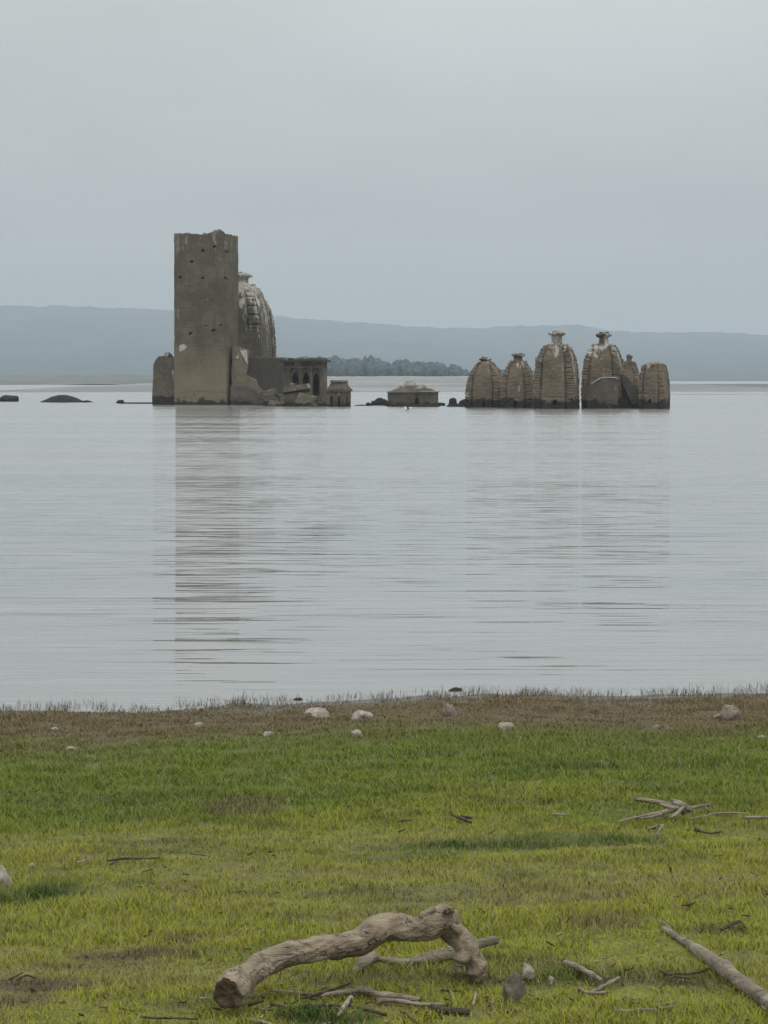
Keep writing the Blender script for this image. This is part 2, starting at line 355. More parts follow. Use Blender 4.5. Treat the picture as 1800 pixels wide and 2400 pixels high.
def veg_colour(x, y):
    t = shore(x) - y
    n1 = fbm(x * 0.8, y * 1.6, 21, 4); n2 = fbm(x * 2.6, y * 4.2, 22, 3); n3 = fbm(x * 0.5, y * 2.4, 23, 3)
    def st(a, b, v): q = np.clip((v - a) / (b - a), 0, 1); return q * q * (3 - 2 * q)
    k = st(1.1, 3.6, t + 0.45 * n1 + 0.35 * n2)[..., None]; c = BROWN * (1 - k) + GREEN * k
    k = st(4.2, 7.2, t + 1.3 * n1 + 0.3 * n2)[..., None]; c = c * (1 - k) + YEL * k
    k = (st(0.1, 0.8, n3) * st(5.0, 7.0, t) * 0.45)[..., None]; c = c * (1 - k) + STRAW * k
    k = (st(0.15, 0.8, n1 * 0.6 - n2 * 0.6) * st(2.5, 4, t) * 0.5)[..., None]; c = c * (1 - k) + DEEP * k  # deep green mottling, strengthened to paint in the shade of the clumps
    n4 = fbm(x * 1.7, y * 5.0, 24, 3); n5 = fbm(x * 5.5, y * 9.0, 25, 2)
    k = (st(0.25, 0.75, n4 * .8 + n5 * .35) * st(3.5, 5.5, t) * 0.62)[..., None]; c = c * (1 - k) + (DEEP * .6 + BROWN * .22) * k
    k = (st(0.35, 0.9, -n4 * .8 + n5 * .3) * st(5, 7, t) * 0.5)[..., None]; c = c * (1 - k) + np.array((.25, .185, .085)) * k
    k = (st(0.3, 0.9, n5) * st(1.8, 0.3, t) * 0.5)[..., None]; c = c * (1 - k) + MUD * k
    for (px, py, rx, ry, col, s) in PATCH:
        d = ((x - px) / rx) ** 2 + ((y - py) / ry) ** 2 + 0.8 * n2
        k = (s * (1 - st(0.35, 1.3, d)))[..., None]; c = c * (1 - k) + col * k
    return c

# ------------------------------------------------------------------ ground (bank and lake bed in one sheet)
def grid_mesh(name, xs, ys, zf, colf=None):
    X, Y = np.meshgrid(xs, ys); Z = zf(X, Y); nx, ny = len(xs), len(ys)
    co = np.stack([X, Y, Z], -1).reshape(-1, 3).astype(np.float32)
    i = np.arange(ny - 1)[:, None] * nx + np.arange(nx - 1)[None, :]
    f = np.stack([i, i + 1, i + 1 + nx, i + nx], -1).reshape(-1, 4).astype(np.int32)
    return np_mesh(name, co, f, colf(X, Y).reshape(-1, 3) if colf else None)
def np_mesh(name, co, f, col=None):
    me = bpy.data.meshes.new(name); me.vertices.add(len(co)); me.vertices.foreach_set('co', co.ravel())
    k = f.shape[1]; me.loops.add(f.size); me.loops.foreach_set('vertex_index', f.ravel())
    me.polygons.add(len(f)); me.polygons.foreach_set('loop_start', np.arange(0, f.size, k, dtype=np.int32))
    me.polygons.foreach_set('loop_total', np.full(len(f), k, dtype=np.int32))
    me.update(calc_edges=True)
    if col is not None:
        a = me.color_attributes.new('tint', 'FLOAT_COLOR', 'POINT')
        a.data.foreach_set('color', np.concatenate([col, np.ones((len(col), 1))], 1).astype(np.float32).ravel())
    return me
def far_steps(a, b, first): 
    out = []; s = first
    while a < b: a += s; s *= 1.35; out.append(a)
    return out
xr = far_steps(7, 5000, 0.2); xs = np.array([-v for v in xr[::-1]] + list(np.arange(-7, 7.001, 0.05)) + xr)
yr = far_steps(19, 9000, 0.2); yb = far_steps(0, 200, 0.5)
ys = np.array([4.5 - v for v in yb[::-1]] + list(np.arange(4.5, 19.001, 0.05)) + yr)
k = M('bank_soil'); at_ = k.node('ShaderNodeAttribute', attribute_name='tint'); pos = k.node('ShaderNodeNewGeometry').outputs['Position']
nf = k.noise(pos, 40, 5, 0.7); nm = k.noise(pos, 9, 4)
c = k.mix(k.ramp(nm, 0.3, 0.7, 0.25, 0.6), at_.outputs['Color'], (0.085, 0.066, 0.042))
c = k.mix(k.ramp(nf, 0.3, 0.7, 0, 0.6), c, (0.05, 0.045, 0.022))
spz = k.node('ShaderNodeSeparateXYZ'); k.put(spz.inputs[0], pos)
c = k.mix(k.ramp(spz.outputs[2], -0.005, 0.03, 0.7, 0), c, (0.05, 0.045, 0.04))
k.bump(k.math('ADD', nf, nm), 0.7, 0.02); m_soil = k.fin(c, k.ramp(spz.outputs[2], 0.0, 0.035, 0.25, 0.95), 0.35)
tag(mesh_obj('ground', grid_mesh('ground', xs, ys, bank, veg_colour), m_soil, smooth=True), kind='structure')

# ------------------------------------------------------------------ water
CALM0, CALM1, CALM2 = 0.25, 0.018, 1.4
k = M('lake_water'); pos = k.node('ShaderNodeNewGeometry').outputs['Position']
def ncol(vec, scale, det):
    n = k.node('ShaderNodeTexNoise'); k.put(n.inputs['Vector'], vec); n.inputs['Scale'].default_value = scale; n.inputs['Detail'].default_value = det; n.inputs['Roughness'].default_value = 0.5
    s = k.node('ShaderNodeSeparateXYZ'); k.put(s.inputs[0], n.outputs['Color']); return s.outputs
a1 = ncol(k.mapping(pos, (0.7, 10.0, 1)), 1.0, 2.0)
a2 = ncol(k.mapping(pos, (0.16, 2.4, 1)), 1.0, 2.0)
wind = k.noise(k.mapping(pos, (0.02, 0.16, 1)), 1.0, 3)
amp = k.ramp(wind, 0.36, 0.62, 0.6, 1.1)
sub = lambda o: k.math('SUBTRACT', o, 0.5)
wy_ = k.node('ShaderNodeSeparateXYZ'); k.put(wy_.inputs[0], pos)
calm = k.math('MULTIPLY', amp, k.math('MINIMUM', k.math('ADD', CALM0, k.math('MULTIPLY', wy_.outputs[1], CALM1)), CALM2))     # calmer in the lee of the bank
t1 = k.math('MULTIPLY', k.math('ADD', k.math('MULTIPLY', sub(a1[1]), 0.62), k.math('MULTIPLY', sub(a2[1]), 0.11)), calm)
t2 = k.math('MULTIPLY', k.math('ADD', k.math('MULTIPLY', sub(a1[2]), 0.62), k.math('MULTIPLY', sub(a2[2]), 0.11)), calm)
# facets that lean away past the grazing angle hide behind the next crest, so the visible ones lean forward
g_ = k.math('DIVIDE', 2.5, k.math('MAXIMUM', wy_.outputs[1], 12.0))
h_ = k.math('ADD', t1, g_)
r_ = k.math('SQRT', k.math('ADD', k.math('MULTIPLY', h_, h_), k.math('MULTIPLY', t2, t2)))
ny_ = k.math('SUBTRACT', k.math('SUBTRACT', g_, 0.006), r_); nx_ = k.math('MULTIPLY', sub(a1[0]), 0.012)
cx = k.node('ShaderNodeCombineXYZ'); k.put(cx.inputs[0], nx_); k.put(cx.inputs[1], ny_); cx.inputs[2].default_value = 1.0
nn = k.node('ShaderNodeVectorMath', operation='NORMALIZE'); k.put(nn.inputs[0], cx.outputs[0]); k.l.new(nn.outputs[0], k.b.inputs['Normal'])
k.b.inputs['IOR'].default_value = 1.6
m_water = k.fin((0.205, 0.205, 0.192), 0.04, 0.5)
wxs = np.array([-5000, -1000, -200, -50, -10, 0, 10, 50, 200, 1000, 5000.]); wys = np.array([-150, 0, 10, 20, 40, 100, 300, 1000, 9000.])
tag(mesh_obj('water', grid_mesh('water', wxs, wys, lambda X, Y: X * 0), m_water), kind='structure')

# ------------------------------------------------------------------ hills, far shores, far wood
sk = [(-3000, 730), (-600, 724), (0, 719), (200, 719), (330, 724), (420, 730), (643, 742), (750, 750), (850, 757), (950, 764), (1050, 770), (1150, 768), (1250, 764), (1340, 763), (1420, 772), (1480, 778), (1600, 779), (1700, 780), (1800, 786), (2400, 775), (4800, 760)]
RID = 6500.0
hx = np.array([(a - 900) / FPX * RID for a, b in sk]); hz = np.array([(890 - b) / FPX * RID + 2.5 for a, b in sk])
def hills_z(X, Y):
    prof = np.interp(X * RID / np.maximum(Y, 1) , hx, hz)
    t = np.clip((Y - 3600) / (RID - 3600), 0, 1); t2 = np.clip((8500 - Y) / (8500 - RID), 0, 1)
    s = np.where(Y <= RID, t ** 1.15, t2 ** 0.6)
    z = prof * s * (1 + 0.16 * fbm(X / 420, Y / 420, 31, 3) * np.sin(np.pi * s))
    z = z + 4.5 * fbm(X / 34, Y / 90, 33, 2) * np.clip(s * 5, 0, 1) - 2.0 * (s <= 0)
    return z
hxs = np.arange(-4200, 4201, 13.0); hys = np.concatenate([np.arange(3550, 6350, 80), np.arange(6350, 6650, 25), np.arange(6650, 8600, 150)])
k = M('wooded_hillside'); pos = k.node('ShaderNodeNewGeometry').outputs['Position']
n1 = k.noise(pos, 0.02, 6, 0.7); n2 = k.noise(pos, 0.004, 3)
m_hill = k.fin(k.mix(k.ramp(n2, 0.35, 0.65), k.mix(k.ramp(n1, 0.4, 0.6), (0.012, 0.040, 0.052), (0.075, 0.105, 0.120)), (0.035, 0.06, 0.075)), 1.0, 0.0)  # bluish foliage colours, with some of the distance haze mixed in
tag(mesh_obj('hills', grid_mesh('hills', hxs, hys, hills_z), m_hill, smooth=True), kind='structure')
k = M('silt_flat'); pos = k.node('ShaderNodeNewGeometry').outputs['Position']
n1 = k.noise(k.mapping(pos, (0.02, 0.01, 1)), 1.0, 5, 0.6); n2 = k.noise(pos, 0.2, 4)
m_silt = k.fin(k.mix(k.ramp(n2, 0.4, 0.65, 0, 0.5), k.mix(k.ramp(n1, 0.4, 0.6), (0.20, 0.20, 0.20), (0.28, 0.28, 0.285)), (0.16, 0.17, 0.16)), 0.95, 0.1)
k = M('scrub_flat'); pos = k.node('ShaderNodeNewGeometry').outputs['Position']
n1 = k.noise(k.mapping(pos, (0.03, 0.01, 1)), 1.0, 5, 0.6)
m_scrub = k.fin(k.mix(k.ramp(n1, 0.4, 0.6), (0.15, 0.155, 0.145), (0.11, 0.12, 0.11)), 0.95, 0.1)
def far_land(px0, px1, y0, y1, h0, h1, mat, seed, rag=14, hill=0.0):
    """low spit or flat: shore at y0, rising from 0 to h1 at y1; ends dip under the lake"""
    xa, xb = (px0 - 900) / FPX * y0, (px1 - 900) / FPX * y1
    if px0 < 900: xa = (px0 - 900) / FPX * y1
    if px1 < 900: xb = (px1 - 900) / FPX * y0
    X_ = np.linspace(xa - 30, xb + 30, 160); Y_ = np.linspace(y0 - 12, y1 + 60, 60)
    def zf(X, Y):
        e = y0 + rag * fbm(X / 45, X * 0, seed, 3); t = (Y - e) / (y1 - e)
        z = h0 * np.clip(t * 12, -1, 1) + h1 * np.clip(t, 0, 1)
        ends = np.clip(np.minimum(X - xa, xb - X) / 40, -1, 1)
        z = z + (0.1 * h1 + hill) * fbm(X / 14, Y / 14, seed + 1, 3) * np.clip(t * 4, 0, 1)
        return np.minimum(z, ends * (h0 + h1) * 1.1 + 0.0) - 1.0 * (t > 1.03)
    return tag(mesh_obj('far_shore', grid_mesh('far_shore', X_, Y_, zf), mat, smooth=True), kind='structure')
far_land(560, 1300, 440, 1250, 0.3, 4.1, m_silt, 41)
far_land(-500, 395, 1060, 1500, 1.4, 4.0, m_scrub, 43, 25, 0.5)
far_land(1575, 2300, 455, 760, 0.12, 0.9, m_scrub, 45, 18)
far_land(1590, 2300, 362, 378, 0.05, 0.02, m_silt, 47, 4)
# the far wood behind the silt flat
tops = [(640, 842), (700, 838), (745, 836), (775, 833), (800, 838), (850, 838), (872, 835), (885, 836), (910, 850), (945, 842), (965, 848), (1000, 847), (1050, 852), (1090, 860), (1130, 862), (1250, 868), (1330, 874)]
bm = bmesh.new(); WY = 1260.0
wx = [a for a, b in tops]; wz = [b for a, b in tops]
for i in range(420):
    px = random.uniform(600, 1340); Yc = WY + random.uniform(-15, 90)
    topz = (890 - np.interp(px, wx, wz)) / FPX * WY + 2.5 - random.uniform(0, 4.2) * (random.random() < .85)
    h = max(3.0, topz - 4.0); x = (px - 900) / FPX * Yc; rw = random.uniform(0.14, 0.32) * h + 1
    tmp = bmesh.new(); bmesh.ops.create_icosphere(tmp, subdivisions=2, radius=1)
    for v in tmp.verts:
        q = v.co * (1 + 0.45 * nz(v.co, 1.6, i) + 0.2 * nz(v.co, 4.0, i + 3))
        v.co = Vector((x + q.x * rw, Yc + q.y * rw, 3.9 + h * 0.5 + q.z * h * 0.52))
    me = bpy.data.meshes.new('t'); tmp.to_mesh(me); tmp.free(); bm.from_mesh(me); bpy.data.meshes.remove(me)
k = M('far_foliage'); pos = k.node('ShaderNodeNewGeometry').outputs['Position']
m_wood = k.fin(k.mix(k.ramp(k.noise(pos, 0.4, 4), 0.35, 0.65), (0.050, 0.080, 0.090), (0.075, 0.105, 0.115)), 1.0, 0)  # foliage blued and lightened so its colour carries extra haze
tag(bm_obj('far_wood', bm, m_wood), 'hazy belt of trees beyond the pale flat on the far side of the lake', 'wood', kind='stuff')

# ------------------------------------------------------------------ ruins
PX = lambda Y: Y / FPX            # metres per photograph pixel at distance Y
def zc(py, Y): return at(900, py, Y).z

PROF = [(0, 1.0), (.2, 1.0), (.4, .99), (.6, .955), (.75, .89), (.85, .80), (.93, .70), (1.0, .58)]
ROUND = [(0, 1.0), (.25, 1.0), (.42, .985), (.56, .945), (.7, .86), (.82, .74), (.92, .60), (1.0, .47)]
FLAT = [(0, 1.0), (.3, 1.0), (.6, .97), (.8, .90), (.92, .80), (1.0, .72)]
def prof_at(prof, t): return float(np.interp(t, [a for a, b in prof], [b for a, b in prof]))
def spire(name, label, cat, pxc, pyb, wpx, top_py, rot=R(-14), prof=PROF, neck_py=None, cap_py=None, levels=9, mat=m_spire, group=None, seed=0, Y=None, door=None, z_wall=0.0, neck_w=.29, cap_w=.42, skip_t=0.0, rub=11, sh_=1.0):
    """curvilinear shikhara: central offset face, ledged corner bands, neck and ribbed crowning stone"""
    Y = Y or on_water(pxc, pyb).y; s = PX(Y); base = at(pxc, pyb, Y); hw = wpx * s / (math.cos(rot) + abs(math.sin(rot))) / 2
    Yc = Y + hw
    root = thing(name, label, cat, (base.x * Yc / Y, Yc, 0), rot, group)
    sc = Yc / Y; H = zc(top_py, Yc); z0 = -0.6
    W = lambda z: hw * prof_at(prof, max(0, (z - z_wall) / (H - z_wall)))
    # core with projecting middle faces
    bm = bmesh.new(); n = 58; rings = []
    for k_ in range(n + 1):
        z = z0 + (H - z0) * k_ / n; wv = W(z); ring = []
        lo = 1.02 if z < 0.17 * H else 1.0
        dip = 0.012 if abs(z - 0.17 * H) < (H / n) else 0
        cols = [(-.93, -.93), (-.80, -.90), (-.66, -.88), (-.60, -.88), (-.585, -.985), (-.56, -1.0), (-.36, -1.0), (-.2, -1.0), (0, -1.005), (.2, -1.0), (.36, -1.0), (.56, -1.0), (.585, -.985), (.60, -.88), (.66, -.88), (.80, -.90)]
        for q in range(4):
            for (a, b) in cols:
                x, y = a * wv * lo, b * wv * (lo - dip)
                for _ in range(q): x, y = -y, x
                p = Vector((x, y, z)); d = nv(p, 1.1, seed) * 0.07 + nv(p, 4.2, seed + 2) * 0.05
                e_ = max(0, z / H - 0.85) * 4; d *= 1 + e_; d.z *= 0.4; ring.append(p + d)
        rings.append(ring)
    # sloping shoulder closing on the neck
    for f, zz in ((.80, .012), (.55, .03), (.36, .045)):
        ring = []
        for p in rings[n]:
            c = Vector((p.x * f, p.y * f, H + zz * H * sh_)); ring.append(c + nv(c, 3.0, seed + 7) * 0.07)
        rings.append(ring)
    loft(bm, rings); body = bm_obj('spire_body', bm, mat, root)
    if door:
        cut = []
        for (fx, fz, dw, dh) in door:
            b2 = bmesh.new(); prism(b2, [(fx * hw - dw, fz - .05), (fx * hw + dw, fz), (fx * hw + dw * .9, fz + dh * .7), (fx * hw + dw * .1, fz + dh), (fx * hw - dw * .8, fz + dh * .8)], -hw * 1.3, -hw * .55)
            cut.append(cutter(b2, root))
        boolean(body, cut)
    # corner bands cut by ledges
    for q in range(4):
        bm = bmesh.new(); nl = levels * 7; rings = []; ht = H * 0.985
        for k_ in range(nl + 1):
            z = z0 + (ht - z0) * k_ / nl; ph = (k_ % 7) / 7.0
            out = 1.0 + (0.020 if ph > .60 else 0.0) - (0.065 if k_ % 7 == 0 else 0)
            if q == 0: out = 1 + (out - 1) * .25
            if q in (1, 2): out = 1 + (out - 1) * .6
            wv = W(z); a, b = 0.69 * wv, wv * out * 1.01; ring = []
            for (u, v) in ((a, a), (a, (a + b) / 2), (a, b), ((a + b) / 2, b * 1.006), (b, b), (b * 1.006, (a + b) / 2), (b, a), ((a + b) / 2, a)):
                x, y = u, v
                for _ in range(q): x, y = -y, x
                p = Vector((x, y, z)); d = nv(p, 1.6, seed + 11) * 0.06 + nv(p, 5.0, seed + 12) * 0.055
                if z > .7 * H: d *= 1.7
                ring.append(p + d)
            rings.append(ring)
        loft(bm, rings); bm_obj('corner_band', bm, mat, root)
    if neck_py:
        zt = zc(neck_py, Yc); bm = bmesh.new(); rings = []
        for k_ in range(7):
            t = k_ / 6; z = H * 1.0 + (zt - H) * t; rr = hw * neck_w * (1.15 - 0.25 * math.sin(t * 2.2)); ring = []
            for j in range(20):
                an = j * math.pi / 10; p = Vector((rr * math.cos(an), rr * math.sin(an), z)); p += nv(p, 3, seed + 20) * 0.05; ring.append(p)
            rings.append(ring)
        loft(bm, rings); bm_obj('neck', bm, mat, root)
        zk = zc(cap_py, Yc); bm = bmesh.new(); rings = []
        for t, r_ in ((0, .72), (.25, .95), (.55, 1.05), (.8, 1.0), (1, .72)):
            ring = []
            for j in range(44):
                an = j * math.pi / 22; rr = hw * cap_w * r_ * (1 + 0.05 * (-1) ** j * (0 < t < 1)); p = Vector((rr * math.cos(an), rr * math.sin(an), zt + (zk - zt) * t))
                p += nv(p, 2.5, seed + 22) * 0.09; ring.append(p)
            rings.append(ring)
        loft(bm, rings); crown = bm_obj('crown_stone', bm, mat, root)
        for j in range(rub):
            an = random.uniform(0, 6.3); rr = hw * cap_w * random.uniform(0, .85)
            bmr = grow_rock(random.uniform(.07, .15) * (1 + hw * .2), .6, seed * 9 + j, 2)
            bm_obj('loose_stone', bmr, m_rubble if j % 2 else m_dark, crown, (rr * math.cos(an), rr * math.sin(an), zk + 0.03))
    else: zk = H
    # broken stones along the shoulder
    for j in range(rub):
        an = j * 6.28 / rub + random.uniform(-.4, .4); rr = W(H) * random.uniform(.75, 1.15)
        bmr = grow_rock(random.uniform(.08, .21) * (0.6 + hw * .2), .75, seed * 5 + j, 2)
        bm_obj('fallen_stone', bmr, mat if j % 3 else m_rubble, root, (rr * math.cos(an), rr * math.sin(an), H * (1.0 + .01 * random.random())))
    root['H'] = H; root['hw'] = hw
    return root
def clean(root):
    for kk in ('H', 'hw'):
        if kk in root: del root[kk]

# --- right-hand row of spires
d1 = spire('temple_spire', 'small round-shouldered stone spire, leftmost of the right-hand group, beside dark rocks', 'temple', 1138, 955, 96, 851, prof=ROUND, neck_py=845, cap_py=839, levels=8, seed=1, group='ruined temple spires standing in the lake', door=[(.1, .1, .16, .5)], neck_w=.32, cap_w=.34)
d2 = spire('temple_spire', 'small stone spire with narrow neck, between the leftmost spire and the tallest right-hand spire', 'temple', 1214, 956, 86, 848, prof=ROUND, neck_py=836, cap_py=831, levels=7, seed=2, group='ruined temple spires standing in the lake', door=[(.0, .1, .2, .6)], neck_w=.32, cap_w=.42)
d3 = spire('temple_spire', 'tall broad stone spire with dish-shaped crown, just left of the narrow gap of sky', 'temple', 1304, 958, 114, 810, neck_py=787, cap_py=779, levels=13, seed=3, group='ruined temple spires standing in the lake', door=[(.1, .35, .22, .45)])
d4 = spire('temple_spire', 'tall stone spire just right of the narrow gap, behind a broken slab of wall', 'temple', 1414, 957, 110, 811, neck_py=790, cap_py=781, levels=12, seed=4, group='ruined temple spires standing in the lake', Y=on_water(1413, 957).y, neck_w=.26, cap_w=.37)
d5 = spire('temple_spire', 'thin half-collapsed spire squeezed between the tall spire and the flat-topped one', 'temple', 1474, 956, 62, 850, prof=ROUND, neck_py=840, cap_py=834, levels=8, seed=5, group='ruined temple spires standing in the lake', Y=on_water(1474, 956).y + 3.2, neck_w=.25, cap_w=.28)
d6 = spire('temple_spire', 'flat-topped stone spire without a crown, rightmost of all the ruins', 'temple', 1533, 958, 78, 854, prof=FLAT, levels=7, seed=6, rot=R(-24), group='ruined temple spires standing in the lake', door=[(-.05, .5, .14, .4)], rub=4)

# --- broken masonry in front of the right-hand spires
def broken_wall(name, label, poly, Y, thick, mat, rot_about=None, seed=0, group=None, cat='wall', amp=0.05, edge=None):
    """upright slab of broken masonry with its outline in photo pixels, real thickness, dense roughened faces"""
    cxp = sum(p[0] for p in poly) / len(poly); base = at(cxp, 955, Y)
    pts = [((at(a, b, Y).x - base.x), max(at(a, b, Y).z, -0.5)) for a, b in poly]
    bm = bmesh.new(); prism(bm, pts, 0, thick)
    bmesh.ops.triangulate(bm, faces=bm.faces)
    for _ in range(3):
        long = [e_ for e_ in bm.edges if e_.calc_length() > 0.35]
        if long: bmesh.ops.subdivide_edges(bm, edges=long, cuts=1)
        bmesh.ops.triangulate(bm, faces=[f for f in bm.faces if len(f.verts) > 4])
    for v in bm.verts:
        v.co += nv(v.co, 1.2, seed) * amp + nv(v.co, 4.5, seed + 1) * amp * .7
    o = bm_obj(name, bm, mat, None, (base.x, Y, 0))
    if label: tag(o, label, cat, group)
    return o
YS = on_water(1413, 957).y
slab = broken_wall('broken_wall', 'broken grey wall slab with pale top edge in front of the right tall spire', [(1378, 958), (1372, 925), (1385, 901), (1407, 886), (1422, 884), (1446, 884), (1450, 890), (1449, 915), (1448, 958)], YS - 1.2, 0.8, m_wall, seed=61)
sx_ = slab.location.x
edge = bmesh.new(); rp = [at(a, b, YS - 1.26) for a, b in ((1386, 900), (1397, 892), (1408, 886), (1424, 884.5), (1445, 885), (1449, 890))]
for a_, b_ in zip(rp, rp[1:]):
    limb(edge, [(a_.x - sx_, -.02, a_.z, .035), ((a_.x + b_.x) / 2 - sx_, -.04, (a_.z + b_.z) / 2, .05), (b_.x - sx_, -.02, b_.z, .035)], 3, 6, .3, 3)
bm_obj('pale_edge', edge, m_plaster, slab)
slab2 = broken_wall('broken_wall', 'leaning curved shard of wall between the dark opening and the flat-topped spire', [(1490, 958), (1478, 940), (1466, 915), (1456, 893), (1459, 878), (1470, 884), (1482, 897), (1496, 905), (1502, 925), (1502, 958)], YS + .1, 1.2, m_wall, seed=62)
slab3 = broken_wall('broken_wall', 'dark low slab standing for the shade inside the opening right of the broken slab', [(1446, 958), (1446, 925), (1452, 905), (1462, 912), (1484, 935), (1492, 958)], YS + 0.6, 0.6, m_dark, seed=63)  # near-black slab stands in for the shade inside the opening

# --- big temple: spire behind the tower, shrine body, pillared hall
YT = on_water(480, 949).y
big = spire('temple', 'largest domed temple with whitened shoulder, half hidden behind the tall square tower', 'temple', 559, 949, 172, 671, rot=R(-13), prof=[(0, 1), (.2, 1.0), (.4, .98), (.55, .945), (.67, .88), (.78, .79), (.87, .70), (.94, .61), (1, .53)], neck_py=653, cap_py=641, levels=13, mat=m_temple, seed=9, Y=YT + 6.2, z_wall=4.5, neck_w=.38, cap_w=.45, rub=8, sh_=.3)
def local(root, p):   # world point to the local frame of a yet-unevaluated root
    d = Vector(p) - root.location; a = -root.rotation_euler.z
    return Vector((d.x * math.cos(a) - d.y * math.sin(a), d.x * math.sin(a) + d.y * math.cos(a), d.z))
# porch in front of the spire (the plain wall under its ladder band)
Yp = YT + 4.6
bm = bmesh.new(); a_ = at(520, 948, Yp); b_ = at(612, 948, Yp); zt = zc(779, Yp)
block(bm, (a_.x + b_.x) / 2 - big.location.x, Yp + 1.4 - big.location.y, (b_.x - a_.x) / 2, 1.4, -.6, zt, .35, .05, 14)
o = bm_obj('porch', bm, m_temple, big); o.rotation_euler.z = -big.rotation_euler.z; cutpt = o
nb = bmesh.new()
for (pa, pb) in ((574, 803), (600, 815)):
    q = at(pa, pb, Yp) - big.location; prism(nb, [(q.x - .09, q.z - .1), (q.x + .12, q.z - .06), (q.x + .07, q.z + .1)], q.y - .4, q.y + .5)
boolean(o, [cutter(nb, o)])
# pillared hall
Yh = on_water(700, 951).y
rh = R(-10); hc = at(716, 951, Yh)
hall = thing('pillared_hall', 'low stone hall with three dark pointed arches under a ragged slab roof', 'hall', (hc.x, Yh, 0), rh)
sh = PX(Yh); top_z = zc(847, Yh); hw_ = (751 - 664) * sh / 2 / math.cos(rh)
bm = bmesh.new(); block(bm, -0.35, 1.6, hw_ + .02, 1.6, -.6, top_z, .28, .03, 31)
wall = bm_obj('wall', bm, m_hall, hall)
cuts = []
for cx_, w_, zt_, zb_ in ((691, 8.5, 872, 905), (716.5, 8.5, 873, 906), (740, 9.5, 873, 926)):
    x0 = (cx_ - 716) * sh / math.cos(rh) + .05; zt2, zb2 = zc(zt_, Yh), zc(zb_, Yh); w2 = w_ * sh; b2 = bmesh.new()
    hgt = zt2 - zb2; poly = [(x0 - w2, zb2), (x0 + w2, zb2), (x0 + w2, zb2 + hgt * .55), (x0 + w2 * .8, zb2 + hgt * .66), (x0 + w2 * .82, zb2 + hgt * .76), (x0 + w2 * .45, zb2 + hgt * .84), (x0 + w2 * .42, zb2 + hgt * .92), (x0, zt2),
                             (x0 - w2 * .42, zb2 + hgt * .92), (x0 - w2 * .45, zb2 + hgt * .84), (x0 - w2 * .82, zb2 + hgt * .76), (x0 - w2 * .8, zb2 + hgt * .66), (x0 - w2, zb2 + hgt * .55)]
    prism(b2, poly, -1.0, 1.9); cuts.append(cutter(b2, hall))
boolean(wall, cuts)
for cx_ in (676, 703.5, 728.5, 752):      # engaged pillars with brackets
    x0 = (cx_ - 716) * sh / math.cos(rh) + .05; bm = bmesh.new(); zt2 = zc(866, Yh)
    block(bm, x0, -.08, .13, .1, -.5, zt2, .25, .02, int(cx_), n=3); block(bm, x0, -.12, .23, .14, zt2, zt2 + .28, .15, .02, int(cx_) + 1, n=3, taper=1.15)
    bm_obj('pillar', bm, m_hall, hall)
bm = bmesh.new(); block(bm, -.35, 1.5, hw_ + .03, 1.72, zc(862, Yh), zc(858, Yh), .2, .02, 32); bm_obj('lintel', bm, m_hall, hall)
bm = bmesh.new(); block(bm, -.3, 1.45, hw_ + .28, 2.0, top_z - .05, top_z + .14, .12, .05, 33, n=24, top=lambda x, y: .06 * nz((x, y, 0), 3, 2)); bm_obj('eave_slab', bm, m_dark, hall)
bm = bmesh.new(); block(bm, -.3, 1.7, hw_ + .05, 1.5, top_z + .14, zc(839, Yh), .12, .05, 34, n=24, top=lambda x, y: .12 * nz((x, y, 0), 2.2, 3)); bm_obj('roof', bm, m_hall, hall)
for j in range(16):
    bm_obj('roof_stone', grow_rock(random.uniform(.08, .2), .5, 300 + j, 2), m_rubble if j % 3 else m_dark, hall, (random.uniform(-hw_ - .3, hw_ - .4), random.uniform(-.2, 1.2), zc(840, Yh) + random.uniform(-.05, .05)))
# blank wall joining the temple to the hall
bm = bmesh.new(); Yw = YT + 1.7; a_ = at(572, 948, Yw); b_ = at(672, 948, Yw)
block(bm, 0, 1.1, (b_.x - a_.x) / 2, 1.1, -.6, zc(838, Yw), .3, .04, 35, top=lambda x, y: .10 * nz((x, y, 0), 1.6, 8))
jw = bm_obj('side_wall', bm, m_wall2, big, ((a_.x + b_.x) / 2 - big.location.x, Yw - big.location.y, 0))
mr_ = Matrix.Rotation(-big.rotation_euler.z, 3, 'Z'); jw.rotation_euler.z = -big.rotation_euler.z; jw.location = mr_ @ jw.location
cutpt.rotation_euler.z = -big.rotation_euler.z
